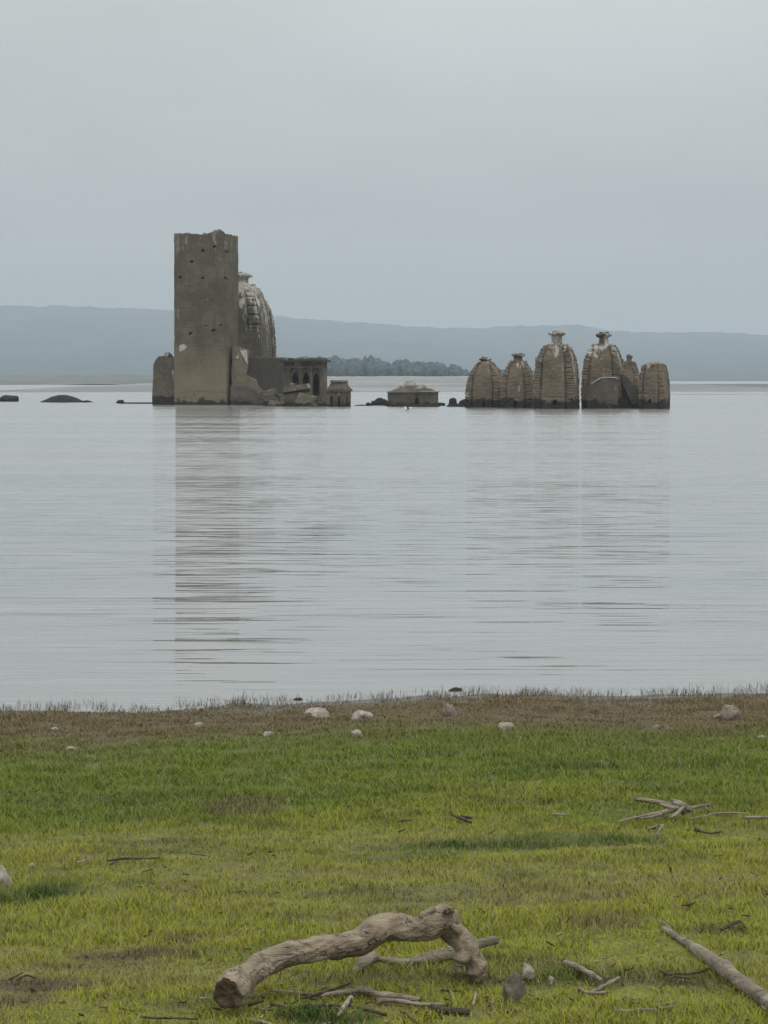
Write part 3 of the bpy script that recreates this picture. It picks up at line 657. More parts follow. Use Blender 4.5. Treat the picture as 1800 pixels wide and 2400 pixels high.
# --- tall square tower
rt = R(-9); st_ = PX(YT); hw_t = (557 - 413) * st_ / (math.cos(rt) - math.sin(rt)) / 2; tcx = at(480.5, 948, YT).x
tower = thing('stone_tower', 'tall plain square stone tower with ragged top and small dark holes, highest of the ruins', 'tower', (tcx, YT + hw_t, 0), rt)
Ht = zc(548, YT)
def crest(x, y):
    u = x / hw_t; return .13 * nz((x, y, 0), 1.6, 2) + .16 * nz((x, y, 0), 5, 4) + (.32 * max(0, 1 - abs(u - .62) / .36) if y < 0 or abs(u) > .3 else .1)
bm = bmesh.new(); block(bm, 0, 0, hw_t * 1.015, hw_t * 1.015, -.6, Ht, .26, .03, 41, taper=.975, top=crest)
tw = bm_obj('wall', bm, m_tower, tower)
cuts = []
def fx(px): return (px - 481) * st_ / math.cos(rt) + 0.28
for (a, b, w_, h_) in ((481, 587, .11, .16), (509, 578, .13, .12), (535, 590, .09, .13), (454, 613, .13, .13), (427, 649, .12, .12), (480, 651, .12, .12), (533, 652, .11, .13), (451, 781, .14, .16), (505, 774, .15, .13), (489, 763, .15, .05), (522, 762, .1, .06), (412, 791, .06, .09), (500, 702, .12, .03)):
    w_ *= 1.45; h_ *= 1.35; x0, z0 = fx(a), zc(b, YT); b2 = bmesh.new(); r1 = random.uniform(.5, 1.2); r2 = random.uniform(.5, 1.2)
    prism(b2, [(x0 - w_ * r1, z0 - h_), (x0 + w_ * .2, z0 - h_ * .5), (x0 + w_, z0 - h_ * r2), (x0 + w_ * r2, z0 + h_ * .4), (x0, z0 + h_), (x0 - w_ * .8, z0 + h_ * .3)], -hw_t - 1, -hw_t + 1.2); cuts.append(cutter(b2, tower))
b2 = bmesh.new(); x1 = hw_t * .985      # the side face has fallen away low down
prism(b2, [(x1 - .02, -1), (x1 - .05, 2.0), (x1 - .0, 3.8), (x1 + .02, 5.7), (x1 + 1.5, 5.9), (x1 + 1.5, -1)], -hw_t - 1, hw_t + 1); cuts.append(cutter(b2, tower))
boolean(tw, cuts)
for j in range(30):
    u = random.choice((random.uniform(.3, .9), random.uniform(-.9, .9)))
    bm_obj('loose_stone', grow_rock(random.uniform(.07, .19), .7, 400 + j, 2, .6), m_rubble if j % 3 == 0 else m_tower, tower, (u * hw_t, -hw_t * random.uniform(.6, .95), Ht + crest(u * hw_t, -1) + .0))
def plate(name, parent, poly, yl, mat, seed=0, th=.06):   # patch of plaster keyed to a face, polygon in local x-z
    bm = bmesh.new(); prism(bm, poly, yl, yl + th); bmesh.ops.triangulate(bm, faces=bm.faces)
    bmesh.ops.subdivide_edges(bm, edges=bm.edges[:], cuts=2); rough(bm, .035, 3, seed); return bm_obj(name, bm, mat, parent)
xa, za = fx(432), zc(815, YT)
plate('plaster_patch', tower, [(xa - .35, za - .35), (xa + .05, za - .3), (xa + .5, za + .12), (xa + .1, za + .35), (xa - .3, za + .25)], -hw_t * 1.005 - .02, m_plaster, 4, .09)
# --- buttress: broken wall between tower and temple
Yb = YT + .45
but = broken_wall('broken_wall', 'tall broken wall with a bright plaster triangle, leaning on the right foot of the tower', [(544, 955), (543, 880), (545, 814), (550, 810), (560, 822), (570, 816), (580, 819), (581, 855), (576, 878), (590, 885), (599, 890), (607, 910), (624, 925), (640, 944), (650, 956)], Yb, 1.6, m_butt, seed=66, amp=.07)
bx = but.location.x
def bl(a, b): p = at(a, b, Yb); return (p.x - bx, p.z)
plate('plaster_patch', but, [bl(563, 822), bl(579, 820), bl(580, 854), bl(573, 842)], -.10, m_plaster, 5, .12)
plate('plaster_patch', but, [bl(553, 836), bl(558, 834), bl(560, 840), bl(555, 842)], -.10, m_plaster, 6, .12)
but2 = broken_wall('broken_wall', 'dark low plinth wall at the waterline right of the tower foot', [(540, 956), (540, 906), (556, 905), (580, 906), (598, 914), (612, 930), (630, 945), (648, 956)], Yb - .55, .5, m_wall, seed=67, amp=.08)
# --- left shrine stump
lft = broken_wall('shrine', 'small truncated stone shrine with sloping shoulder against the left side of the tower', [(357, 958), (356, 915), (359, 872), (359, 853), (366, 841), (371, 836), (385, 834), (392, 838), (430, 836), (430, 958)], YT + .8, 3.6, m_temple, seed=12, cat='shrine', amp=.05)
lft.rotation_euler.z = R(-8)
q = at(394, 834, YT + 1.6); o = bm_obj('boulder', grow_rock(.46, .85, 77, 3), m_rubble, None, (q.x, q.y, q.z)); tag(o, 'rounded boulder perched on the shrine at the left of the tower', 'boulder')

# --- domed kiosk
Yk = on_water(795, 953).y; sk_ = PX(Yk); kc = at(794, 953, Yk)
kiosk = thing('kiosk', 'small stepped-roof stone kiosk standing in the water right of the pillared hall', 'kiosk', (kc.x, Yk + 1.0, 0), R(-22))
khw = 56 * sk_ / (math.cos(R(22)) + math.sin(R(22))) / 2
bm = bmesh.new(); block(bm, 0, 0, khw, khw, -.6, zc(917, Yk + 1), .18, .07, 51); kb = bm_obj('wall', bm, m_hall, kiosk)
cuts = []
for (fx_, w_) in ((-.45, .17), (.42, .13)):
    b2 = bmesh.new(); zt2 = zc(927, Yk); prism(b2, [(fx_ * khw - w_, -.3), (fx_ * khw + w_, -.3), (fx_ * khw + w_, zt2 - .25), (fx_ * khw, zt2), (fx_ * khw - w_, zt2 - .25)], -khw - .6, -khw + .5); cuts.append(cutter(b2, kiosk))
b2 = bmesh.new(); vv = [Vector((khw + .5, y_, z_)) for y_, z_ in ((-.3, -.3), (.12, -.3), (.12, .9), (-.1, 1.1), (-.3, .9))]; v2 = [v - Vector((1.0, 0, 0)) for v in vv]
A_ = [b2.verts.new(v) for v in vv]; B_ = [b2.verts.new(v) for v in v2]; b2.faces.new(A_); b2.faces.new(B_[::-1])
for i in range(5): b2.faces.new((A_[i], B_[i], B_[(i + 1) % 5], A_[(i + 1) % 5]))
cuts.append(cutter(b2, kiosk)); boolean(kb, cuts)
for nm, a, b, f, tp in (('eave_slab', 917, 912, 1.16, .97), ('roof', 912, 905, 1.02, .84), ('roof', 905, 896, .82, .80), ('roof_cap', 896, 891, .86, .80)):
    bm = bmesh.new(); block(bm, 0, 0, khw * f, khw * f, zc(a, Yk + 1) + .004, zc(b, Yk + 1), .12, .08, int(a), taper=tp); bm_obj(nm, bm, m_hall, kiosk)

# --- low flat temple in the middle
Ym = on_water(965, 952).y; sm = PX(Ym); mc = at(947, 952, Ym)
low = thing('low_shrine', 'low shrine roof with small pale domed knob, nearly drowned midway between the ruins', 'shrine', (mc.x, Ym, 0), R(-6))
def mb(nm, pxa, pxb, pya, pyb, dy, dep, mat, tp=1.0, seed=0, amp=.04):
    bm = bmesh.new(); Yy = Ym + dy; x0, x1 = (pxa - 947) * PX(Yy), (pxb - 947) * PX(Yy)
    block(bm, (x0 + x1) / 2, dy + dep / 2, (x1 - x0) / 2, dep / 2, zc(pya, Yy), zc(pyb, Yy), .16, amp, seed, taper=tp); return bm_obj(nm, bm, mat, low)
wl_ = mb('wall', 909, 984, 962, 920, 0, 3.4, m_wall, 1, 71, .08)
b2 = bmesh.new(); xx = (977 - 947) * sm; prism(b2, [(xx - .2, 0), (xx + .2, 0), (xx + .2, .75), (xx - .15, .8)], -.6, .6); boolean(wl_, [cutter(b2, low)])
mb('wall', 983, 1021, 962, 919, -.35, 3.4, m_hall, 1, 72, .07)
mb('roof_slab', 980, 1027, 919, 916.5, -.5, 3.7, m_pale, 1, 73, .03)
mb('roof_slab', 906, 984, 920.5, 917, -.1, 3.6, m_rubble, .94, 74, .09)
mb('roof', 914, 1014, 917, 911, .1, 3.2, m_hall, .80, 75, .09); mb('roof', 924, 998, 911.5, 904, .5, 2.6, m_rubble, .74, 76, .09)
mb('parapet', 972, 994, 909, 902, .9, .25, m_pale, 1, 77, .02)
bm = bmesh.new(); rings = []
for t, r_ in ((0, 1), (.3, 1.0), (.6, .92), (.85, .72), (1, .5)):
    rings.append([Vector((r_ * 15 * sm * math.cos(j * math.pi / 9), r_ * 15 * sm * math.sin(j * math.pi / 9), zc(907, Ym + 1.6) + t * 14 * sm)) + nv((j, t * 3, 0), .7, 3) * .05 for j in range(18)])
loft(bm, rings); bm_obj('domed_knob', bm, m_pale, low, ((957 - 947) * sm, 1.7, 0))
bm_obj('knob_cap', grow_rock(.3, .25, 5, 2, .1), m_plaster, low, ((957 - 947) * sm, 1.6, zc(893, Ym + 1.6)))

# --- rocks and rubble at the waterline
def wrock(name, label, cat, px, pyb, wpx, hpx, mat, seed, group=None, dy=0, sy=1.0, zoff=0.0, base=None, rug=.45):
    Y_ = (base or on_water(px, pyb).y) + dy; s_ = PX(Y_); r = wpx * s_ / 2; p = at(px, pyb, Y_); hh = hpx * s_
    bm = grow_rock(1.0, 1.0, seed, 3, rug, -.3)
    zmax = max(v.co.z for v in bm.verts); xm = max(abs(v.co.x) for v in bm.verts)
    for v in bm.verts: v.co = Vector((v.co.x / xm * r, v.co.y / xm * r * sy, v.co.z / zmax * hh))
    o = bm_obj(name, bm, mat, None, (p.x, Y_, max(p.z, 0) + zoff)); return tag(o, label, cat, group)
RB = 'rubble blocks heaped between the tower and the kiosk'
Yr = on_water(690, 952).y
def slab_(label, px, pyb, wpx, hpx, dpx, roll, yaw, mat, seed, dy=0.0, pitch=0.0):
    Y_ = Yr + dy; s_ = PX(Y_); p = at(px, pyb - hpx / 2, Y_); bm = bmesh.new()
    block(bm, 0, 0, wpx * s_ / 2, dpx * s_ / 2, -hpx * s_ / 2, hpx * s_ / 2, .14, .10, seed, taper=.92, top=lambda x, y: .14 * nz((x, y, 0), 2.4, seed))
    bm.transform(Matrix.Rotation(R(yaw), 4, 'Z') @ Matrix.Rotation(R(roll), 4, 'Y') @ Matrix.Rotation(R(pitch), 4, 'X'))
    return tag(bm_obj('rubble_block', bm, mat, None, (p.x, p.y, p.z)), label, 'rubble', RB)
slab_('long low block awash at the left foot of the rubble heap', 652, 956, 46, 16, 26, 8, 10, m_butt, 81, -.6)
slab_('pale tilted block at the top left of the rubble heap, below the blank wall', 630, 926, 36, 12, 24, -14, 20, m_rubble, 82, 1.2)
slab_('brown upright block under the pale tilted one at the left of the heap', 634, 952, 30, 26, 24, 6, -15, m_wall, 83, .9)
slab_('broad brown block in the middle of the rubble heap below the first arch', 680, 956, 56, 34, 34, -7, 14, m_hall, 84, .4)
slab_('large pale-topped slab leaning over the middle of the rubble heap', 694, 919, 66, 12, 40, -9, 8, m_rubble, 85, .5, -12)
slab_('steep brown block at the waterline below the middle arch', 716, 958, 40, 34, 30, 20, -12, m_butt, 86, .1)
slab_('dark block sunk in front of the heap at the waterline', 686, 958, 40, 15, 22, 10, -8, m_wall, 87, -1.0)
slab_('flat block at the waterline below the right arch', 744, 957, 52, 15, 24, -5, 6, m_hall, 88, -.2)
slab_('small pale stone lodged at the sill of the left arch', 688, 908, 18, 9, 10, 14, 5, m_rubble, 89, .9)
slab_('small pale stone at the waterline between hall and kiosk', 735, 956, 20, 9, 10, 8, 20, m_pale, 90, -1.0)
slab_('narrow brown block propped against the right arch pillar', 728, 948, 16, 22, 14, -24, 0, m_wall, 91, .3)
slab_('thin slab edge lying along the left of the heap above the water', 655, 940, 34, 6, 20, 16, 12, m_rubble, 92, .3)
GL = 'dark wet rocks breaking the water'
for i, (a, b, c_, d_, lb, mt) in enumerate((
    (18, 941, 56, 15, 'black flat-topped rock cut off by the left edge of the view', m_wetrock),
    (203, 943, 36, 5, 'thin sliver of black rock trailing right of the round mound', m_wetrock),
    (282, 945, 20, 8, 'small black rock at the left end of the drowned wall', m_wetrock),
    (893, 950, 46, 18, 'dark rock against the left wall of the low shrine', m_wetrock), (864, 951, 22, 8, 'little dark rock left of the low shrine, second from its wall', m_wetrock),
    (846, 951, 40, 3, 'very flat dark rock awash between the kiosk and the low shrine', m_wetrock), (1032, 951, 24, 8, 'low dark rock at the right corner of the low shrine', m_wetrock),
    (912, 952, 20, 13, 'jagged dark rock leaning on the left corner of the low shrine, nearest its wall', m_wetrock), (1000, 953, 22, 5, 'small dark rock awash in front of the right wall of the low shrine', m_wetrock),
    (970, 953, 130, 6, 'long dark rock shelf under the low shrine', m_wetrock),
    (1062, 952, 30, 20, 'tall dark rock standing between the low shrine and the leftmost spire', m_wetrock), (1086, 953, 26, 18, 'dark rock touching the left foot of the leftmost spire', m_wetrock), (1074, 953, 56, 7, 'low dark rock joining the two tall rocks beside the leftmost spire', m_wetrock))):
    wrock('rock', lb, 'rock', a, b, c_, d_, mt, 120 + i, GL, sy=.5 if c_ < 100 else .2)
# round mound: the top of a drowned dome, in steps
p = on_water(142, 943); sM = PX(p.y); mound = thing('drowned_dome', 'dark stepped dome top just breaking the water, left of the ruins', 'dome', (p.x, p.y + 1.5, 0))
bm = bmesh.new(); rings = []
for (r_, h_) in ((54, -4), (52, 1), (44, 5), (36, 8.5), (27, 12), (20, 14), (19, 14.6)):
    rings.append([Vector((r_ * sM * math.cos(j * math.pi / 16), .7 * r_ * sM * math.sin(j * math.pi / 16), h_ * sM)) * (1 + .05 * nz((math.cos(j / 5), math.sin(j / 5), h_ * .2), 1.5, 4)) for j in range(32)])
loft(bm, rings); bm_obj('dome_shell', bm, m_wetrock, mound)
bm = bmesh.new(); rings = []
for (r_, h_) in ((15, 14), (16, 15), (14, 16), (9, 17)):
    rings.append([Vector((r_ * sM * math.cos(j * math.pi / 8), .8 * r_ * sM * math.sin(j * math.pi / 8), h_ * sM)) for j in range(16)])
loft(bm, rings); bm_obj('finial_ring', bm, m_wetrock, mound)
p0, p1 = on_water(288, 945.5), on_water(362, 946.5)
bm = bmesh.new(); block(bm, 0, 0, (p1.x - p0.x) / 2 + .1, .25, -.5, .13, .3, .03, 5)
o = bm_obj('drowned_wall', bm, m_wetrock, None, ((p0.x + p1.x) / 2, (p0.y + p1.y) / 2, 0)); tag(o, 'thin dark line of wall awash, running to the left foot of the ruins', 'wall')
for r_ in (d1, d2, d3, d4, d5, d6, big): clean(r_)

# --- water bird
p = on_water(955, 965); bird = thing('water_bird', 'white bird with dark wing skimming the water in front of the low shrine', 'bird', (p.x, p.y, 0.06), R(12))
bm = bmesh.new(); prof_b = ((-.36, .03, .02, .10), (-.26, .05, .05, .11), (-.1, .10, .10, .13), (.08, .11, .12, .14), (.2, .07, .08, .18), (.27, .045, .05, .23), (.33, .045, .045, .25), (.37, .02, .02, .245), (.43, .006, .006, .24))
loft(bm, [[Vector((x, a * math.cos(j * math.pi / 6), zc_ + b * math.sin(j * math.pi / 6))) for j in range(12)] for x, a, b, zc_ in prof_b])
m_white = simple('white_feathers', (0.75, 0.75, 0.73), (0.6, 0.6, 0.6), 10); m_black = simple('dark_feathers', (0.03, 0.03, 0.032), (0.06, 0.06, 0.06), 10)
bm_obj('body', bm, m_white, bird, smooth=True)
for s_ in (-1, 1):
    bm = bmesh.new(); rings = []
    for t in (0, .25, .5, .75, 1):
        x_, y_, z_, c_ = .05 - .22 * t, s_ * (.08 + .36 * t), .18 + (.10 * math.sin(t * 2.6) if s_ < 0 else .16 * t), .12 * (1 - .75 * t)
        rings.append([Vector((x_ + c_ * math.cos(a), y_, z_ + .018 * math.sin(a) * (1 - .5 * t))) for a in np.linspace(0, 2 * math.pi, 10, endpoint=False)])
    loft(bm, rings); bm_obj('wing', bm, m_white if s_ > 0 else m_black, bird, smooth=True)

# ------------------------------------------------------------------ stones on the bank
SG = 'pale stones lying in the brown and green turf near the waterline'
for i, (a, b, w_, h_, mt, lb) in enumerate((
    (742, 1683, 64, 20, m_stone_pale, 'broad flat pale stone in the brown turf, left of the loaf-shaped one'), (850, 1689, 60, 19, m_stone_pale, 'pale loaf-shaped stone with dark underside in the brown turf near the middle'),
    (1055, 1680, 36, 30, m_stone_pink, 'upright greyish lump of stone in the brown turf below the floating clod'), (1190, 1713, 50, 16, m_stone_pale, 'whitest brick-like stone where brown turf turns green'),
    (1716, 1688, 52, 32, m_stone_pink, 'large pinkish stone at the right of the brown turf'), (1685, 1685, 26, 10, m_stone_pink, 'small pinkish flake touching the large stone on the right'),
    (467, 1668, 26, 10, m_stone_pale, 'small pale stone at the water edge beneath the tower reflection'), (465, 1705, 24, 10, m_stone_pale, 'small cream stone in the brown turf, lower of the two beneath the tower reflection'),
    (631, 1727, 32, 9, m_stone_pale, 'thin pale flake where the turf turns green, left of centre'), (837, 1727, 30, 13, m_stone_pale, 'small pale cobble in green turf just below the loaf-shaped stone'),
    (1541, 1710, 28, 8, m_stone_pink, 'low flat stone half buried between the white brick-like stone and the pinkish one'), (127, 1713, 22, 6, m_stone_pale, 'tiny flat pale stone at the far left of the brown turf'),
    (1786, 1735, 22, 8, m_stone_pale, 'tiny pale stone in green turf at the right edge'), (165, 1759, 26, 6, m_stone_pale, 'thin pale chip in the green turf at the left'),
    (2, 2080, 58, 46, m_stone_pale, 'pale stone cut off by the left edge above the dark green tuft'), (75, 2034, 14, 8, m_stone_pale, 'tiny white chip beside the stone at the left edge'),
    (1206, 2350, 62, 62, m_stone_dark, 'dark weathered lump between the big log and the right-hand branch'), (1237, 2304, 34, 24, m_stone_pale, 'pale chip lying against the top of the dark lump'), (1292, 2304, 16, 12, m_stone_pale, 'tiny white fragment in the grass right of the dark lump'))):
    p = on_bank(a, b); s_ = p.y / FPX
    bm = grow_rock(1.0, 1.0, 500 + i, 4 if i in (16, 17, 0, 1, 2, 4) else 3, .5 if i == 16 else .38, -.5); zm = max(v.co.z for v in bm.verts); xm = max(abs(v.co.x) for v in bm.verts)
    for v in bm.verts: v.co = Vector((v.co.x / xm * w_ * s_ / 2, v.co.y / xm * w_ * s_ / 2 * .8, v.co.z / zm * h_ * s_ * 1.0 + .004 * nz(v.co, 5, i)))
    zup = .035 if i == 17 else .012
    o = bm_obj('stone', bm, mt, None, (p.x, p.y + w_ * s_ * .35, p.z + zup - .006), smooth=False); o.rotation_euler.z = random.uniform(-.15, .15); tag(o, lb, 'stone', SG)
for a, b, w_, h_, lb in ((1068, 1618, 32, 9, 'black clod of earth floating at the water edge above the middle stones'), (700, 1640, 24, 5, 'thin dark clod awash at the water edge above the broad pale stone')):
    p = on_water(a, b); s_ = p.y / FPX; bm = grow_rock(1, 1, int(a), 3, .3, -.3)
    for v in bm.verts: v.co = Vector((v.co.x * w_ * s_ / 2, v.co.y * w_ * s_ / 2, v.co.z * h_ * s_ * .9))
    tag(bm_obj('clod', bm, m_wetrock, None, (p.x, p.y, 0)), lb, 'clod')

# ------------------------------------------------------------------ driftwood
def wpts(L, D0, D1, ground=False, lift=0.0):
    """pixel spine to world; depth runs evenly from D0 to D1, or every point lies on the bank"""
    out = []
    for i, (a, b, r) in enumerate(L):
        if ground:
            p = on_bank(a, b + r); s_ = p.y / FPX; p.z += r * s_ * .8 + lift
        else:
            Y_ = D0 + (D1 - D0) * i / (len(L) - 1); p = at(a, b, Y_); s_ = Y_ / FPX
        out.append((p.x, p.y, p.z, r * s_))
    return out
D_L, D_R = on_bank(548, 2362).y, on_bank(1118, 2302).y
main = wpts([(528, 2338, 40), (556, 2305, 40), (585, 2280, 36), (622, 2257, 31), (665, 2240, 29), (705, 2233, 30), (742, 2224, 31), (778, 2219, 29), (812, 2214, 29), (845, 2207, 32), (872, 2190, 33), (902, 2176, 34), (940, 2176, 31), (975, 2178, 30), (1005, 2170, 33), (1032, 2158, 34), (1052, 2163, 28)], D_L, D_R - .03)
O = Vector(main[0][:3]); O.z = float(bank(O.x, O.y))
for i_, dy_ in ((0, -.16), (1, -.10), (2, -.045)):
    a_, b_, r_ = ((534, 2334, 40), (560, 2303, 39), (587, 2279, 35))[i_]; Yq = main[i_][1] + dy_; p = at(a_, b_, Yq); main[i_] = (p.x, p.y, p.z, r_ * Yq / FPX)
log = thing('driftwood_log', 'big arched grey-brown driftwood log in the foreground, raised on a bent leg', 'driftwood', O)
rel = lambda L: [(a - O.x, b - O.y, c - O.z, r) for a, b, c, r in L]
bm = bmesh.new(); limb(bm, rel(main), 9, 44, .20, 3, .06, .22, .35)
limb(bm, rel(wpts([(1012, 2150, 20), (1035, 2140, 22), (1055, 2148, 20), (1066, 2166, 14)], D_R - .05, D_R - .02)), 6, 14, .35, 5)
lg = bm_obj('trunk', bm, m_log, log, smooth=True)
lg.data.materials.append(m_cut)
nrm = (Vector(main[0][:3]) - Vector(main[1][:3])).normalized(); c0 = Vector(rel(main)[0][:3])
for f in lg.data.polygons:
    if (f.center - c0).length < .06 and f.normal.dot(nrm) > .6: f.material_index = 1
bm = bmesh.new(); limb(bm, rel(wpts([(1040, 2160, 27), (1062, 2185, 29), (1088, 2212, 28), (1105, 2240, 27), (1116, 2268, 24), (1122, 2298, 17)], D_R - .03, D_R)), 8, 32, .27, 8, .06, .24, 1.0)
limb(bm, rel(wpts([(1090, 2225, 20), (1080, 2248, 18), (1074, 2268, 12), (1079, 2280, 6)], D_R - .04, D_R - .05)), 6, 12, .35, 9)
bm_obj('leg', bm, m_log, log, smooth=True)
bm = bmesh.new()
for L_ in ([(985, 2150, 9), (1003, 2138, 8), (1020, 2128, 6)], [(1045, 2138, 8), (1056, 2132, 6), (1062, 2142, 4)], [(1058, 2165, 7), (1070, 2178, 9), (1078, 2190, 5)]):
    limb(bm, rel(wpts(L_, D_R - .08, D_R - .08)), 4, 8, .4, 12)
bm_obj('knot', bm, m_log, log, smooth=True)

BG = 'driftwood branches and twigs scattered on the grass'
def branch(name, label, limbs, mat, cat='branch', lift=0.0, thin=.78):
    limbs = [[(a, b, r * (thin if r < 14 else 1)) for a, b, r in L] for L in limbs]
    allp = [wpts(L, 0, 0, True, lift) for L in limbs]; o_ = Vector(allp[0][0][:3]); o_.z = float(bank(o_.x, o_.y)); bm = bmesh.new()
    for i, P in enumerate(allp): limb(bm, [(a - o_.x, b - o_.y, c - o_.z, r) for a, b, c, r in P], 5, 10, .3, len(label) + i)
    return tag(bm_obj(name, bm, mat, None, o_, True), label, cat, BG)
def branch3(name, label, limbs, mat, Yc, cat='branch', thin=1.0):
    """limbs given with their own height: (px, py, r) at distance Yc + dy"""
    allp = []
    for L in limbs:
        P = []
        for (a, b, r, dy) in L:
            p = at(a, b, Yc + dy); P.append((p.x, p.y, p.z, r * thin * (Yc + dy) / FPX))
        allp.append(P)
    o_ = Vector(allp[0][0][:3]); o_.z = float(bank(o_.x, o_.y)); bm = bmesh.new()
    for i, P in enumerate(allp): limb(bm, [(a - o_.x, b - o_.y, c - o_.z, r) for a, b, c, r in P], 5, 10, .3, len(label) + i)
    return tag(bm_obj(name, bm, mat, None, o_, True), label, cat, BG)
branch('branch', 'pale smooth branch slanting in from the right edge of the foreground, thicker towards the corner',
       [[(1553, 2175, 9), (1578, 2190, 11), (1612, 2210, 13), (1650, 2236, 17), (1695, 2268, 21), (1742, 2302, 19), (1775, 2328, 19), (1815, 2358, 20), (1860, 2388, 22), (1920, 2425, 22)], [(1546, 2158, 4), (1560, 2166, 5), (1572, 2180, 7)]], m_twig)
branch3('branch', 'grey branch lying behind the big log and pointing up to the right', [[(905, 2252, 8, 0), (950, 2256, 11, 0), (1000, 2250, 12, .02), (1050, 2238, 13, .04), (1098, 2222, 13, .06), (1140, 2208, 13, .08), (1166, 2203, 10, .1)], [(960, 2250, 5, 0), (1010, 2236, 7, .05), (1060, 2222, 6, .1)]], m_twig, on_bank(980, 2268).y)
branch3('wood_chunk', 'short pinkish stump poking up behind the middle of the big log', [[(828, 2284, 9, -.02), (840, 2268, 13, 0), (852, 2256, 17, 0), (868, 2247, 17, .02), (884, 2244, 8, .05)], [(880, 2246, 7, .04), (905, 2252, 5, .05), (925, 2254, 3, .05)]], m_twig, on_bank(850, 2278).y, 'driftwood')
branch('stick', 'flat dark stick left of the cluster below the log', [[(636, 2328, 4), (668, 2332, 6), (700, 2334, 7), (742, 2336, 4)]], m_twig, lift=.01)
branch('branch', 'long gnarled grey stick lying below the log and running right', [[(745, 2342, 5), (790, 2335, 7), (838, 2330, 9), (880, 2336, 11), (930, 2342, 10), (985, 2350, 8)], [(885, 2352, 6), (930, 2354, 7), (990, 2362, 6), (1040, 2362, 5)], [(815, 2332, 4), (845, 2322, 7), (876, 2332, 9)]], m_twig, lift=.012)
branch('stick', 'short dark log piece at the right end of the sticks below the log', [[(1010, 2362, 8), (1050, 2370, 11), (1100, 2374, 10)]], m_twigdark, lift=.005)
branch('stick', 'bright bare stub angled towards the viewer below the log', [[(792, 2390, 4), (804, 2372, 7), (815, 2358, 8), (824, 2347, 7)]], m_pale2, lift=.015)
branch('stick', 'pale stick end at the bottom edge left of the cluster', [[(585, 2397, 7), (612, 2402, 7), (650, 2412, 5)]], m_twig, lift=.01)
branch('stick', 'weathered half-buried board-like stick right of the dark lump', [[(1322, 2268, 8), (1350, 2278, 11), (1385, 2296, 10), (1412, 2312, 7)]], m_twig, lift=.02)
branch('twig', 'forked pale twig crossing the tip of the board-like stick', [[(1382, 2338, 5), (1412, 2322, 6), (1452, 2302, 5)], [(1356, 2326, 4), (1378, 2336, 5), (1420, 2336, 4)]], m_twig, 'twig', lift=.015)
branch('twig', 'thin pale twig lying level near the bottom edge, right half', [[(1442, 2378, 4), (1480, 2376, 5), (1530, 2374, 5), (1580, 2368, 4)], [(1475, 2356, 4), (1500, 2358, 4)], [(1535, 2366, 5), (1580, 2356, 5)]], m_twig, 'twig', lift=.012)
branch('twig', 'crooked dark twig beside the pale branch on the right', [[(1555, 2295, 3), (1610, 2296, 4), (1640, 2290, 5), (1662, 2282, 5)]], m_twigdark, 'twig', lift=.02)
Ysn = on_bank(1560, 1925).y
branch3('snag', 'forked driftwood snag with a dark stub pointing left, on the green turf at the right', [
    [(1486, 1872, 7, 0), (1525, 1877, 8, 0), (1565, 1884, 9, 0), (1592, 1893, 12, 0), (1604, 1905, 9, .02)], [(1580, 1878, 8, 0), (1600, 1886, 9, .02), (1612, 1895, 8, .04), (1640, 1889, 5, .1), (1662, 1886, 4, .15)],
    [(1604, 1890, 8, 0), (1590, 1903, 7, -.05), (1570, 1918, 5, -.1)], [(1592, 1896, 7, 0), (1560, 1902, 7, -.05), (1520, 1910, 5, -.15), (1480, 1918, 4, -.2), (1445, 1927, 3, -.25)], [(1560, 1904, 5, -.1), (1530, 1914, 5, -.2), (1500, 1919, 4, -.2)],
    [(1650, 1888, 3, .12), (1658, 1896, 3, .12), (1663, 1902, 2, .12)], [(1572, 1878, 11, 0), (1592, 1884, 16, 0), (1608, 1893, 13, .01), (1620, 1899, 6, .02)], [(1545, 1884, 6, -.03), (1568, 1891, 8, -.03), (1590, 1893, 8, -.02)]], m_twig, Ysn, 'driftwood', .70)
branch('twig', 'long thin pale twig running to the right edge below the snag', [[(1618, 1927, 3), (1650, 1922, 3), (1675, 1915, 3), (1730, 1914, 3), (1752, 1917, 3)]], m_twig, 'twig', lift=.02)
branch('stick', 'pale stick entering from the right edge, level with the snag foot', [[(1745, 1925, 4), (1775, 1924, 4), (1820, 1925, 4), (1860, 1926, 4)]], m_twig, lift=.02)
branch('twig', 'small pale L-shaped twig below the snag', [[(1540, 1965, 4), (1546, 1954, 4), (1552, 1943, 4), (1530, 1948, 3), (1518, 1951, 3)]], m_twig, 'twig', lift=.02)
branch('twig', 'curved dark twig right of the L-shaped one', [[(1628, 1950, 8), (1642, 1954, 4), (1665, 1960, 3), (1688, 1956, 4)]], m_twigdark, 'twig', lift=.015)
branch('twig', 'short pale twig left of the snag on the green turf', [[(1293, 1918, 3), (1312, 1917, 3), (1332, 1919, 3)]], m_twig, 'twig', lift=.02)
branch('twig', 'small cluster of dark bark pieces in mid green turf, centre', [[(1060, 1919, 4), (1078, 1925, 5), (1092, 1932, 5), (1104, 1936, 4)], [(1082, 1921, 4), (1104, 1925, 4)]], m_twigdark, 'bark', lift=.02)
branch('twig', 'tiny dark twig left of the bark pieces', [[(932, 1934, 3), (948, 1931, 3), (966, 1931, 3)]], m_twigdark, 'twig', lift=.018)
branch('twig', 'long brittle dark twig with side shoots on the yellow turf at the left', [[(250, 2028, 3), (290, 2022, 4), (330, 2022, 3), (370, 2021, 3)], [(372, 2020, 2), (378, 2008, 2)], [(258, 2036, 3), (275, 2028, 3)]], m_twigdark, 'twig', lift=.02)
branch('twig', 'thin whitish twig left of the brittle dark one', [[(180, 2034, 2), (195, 2030, 2), (210, 2026, 2)]], m_stone_pale, 'twig', lift=.025)
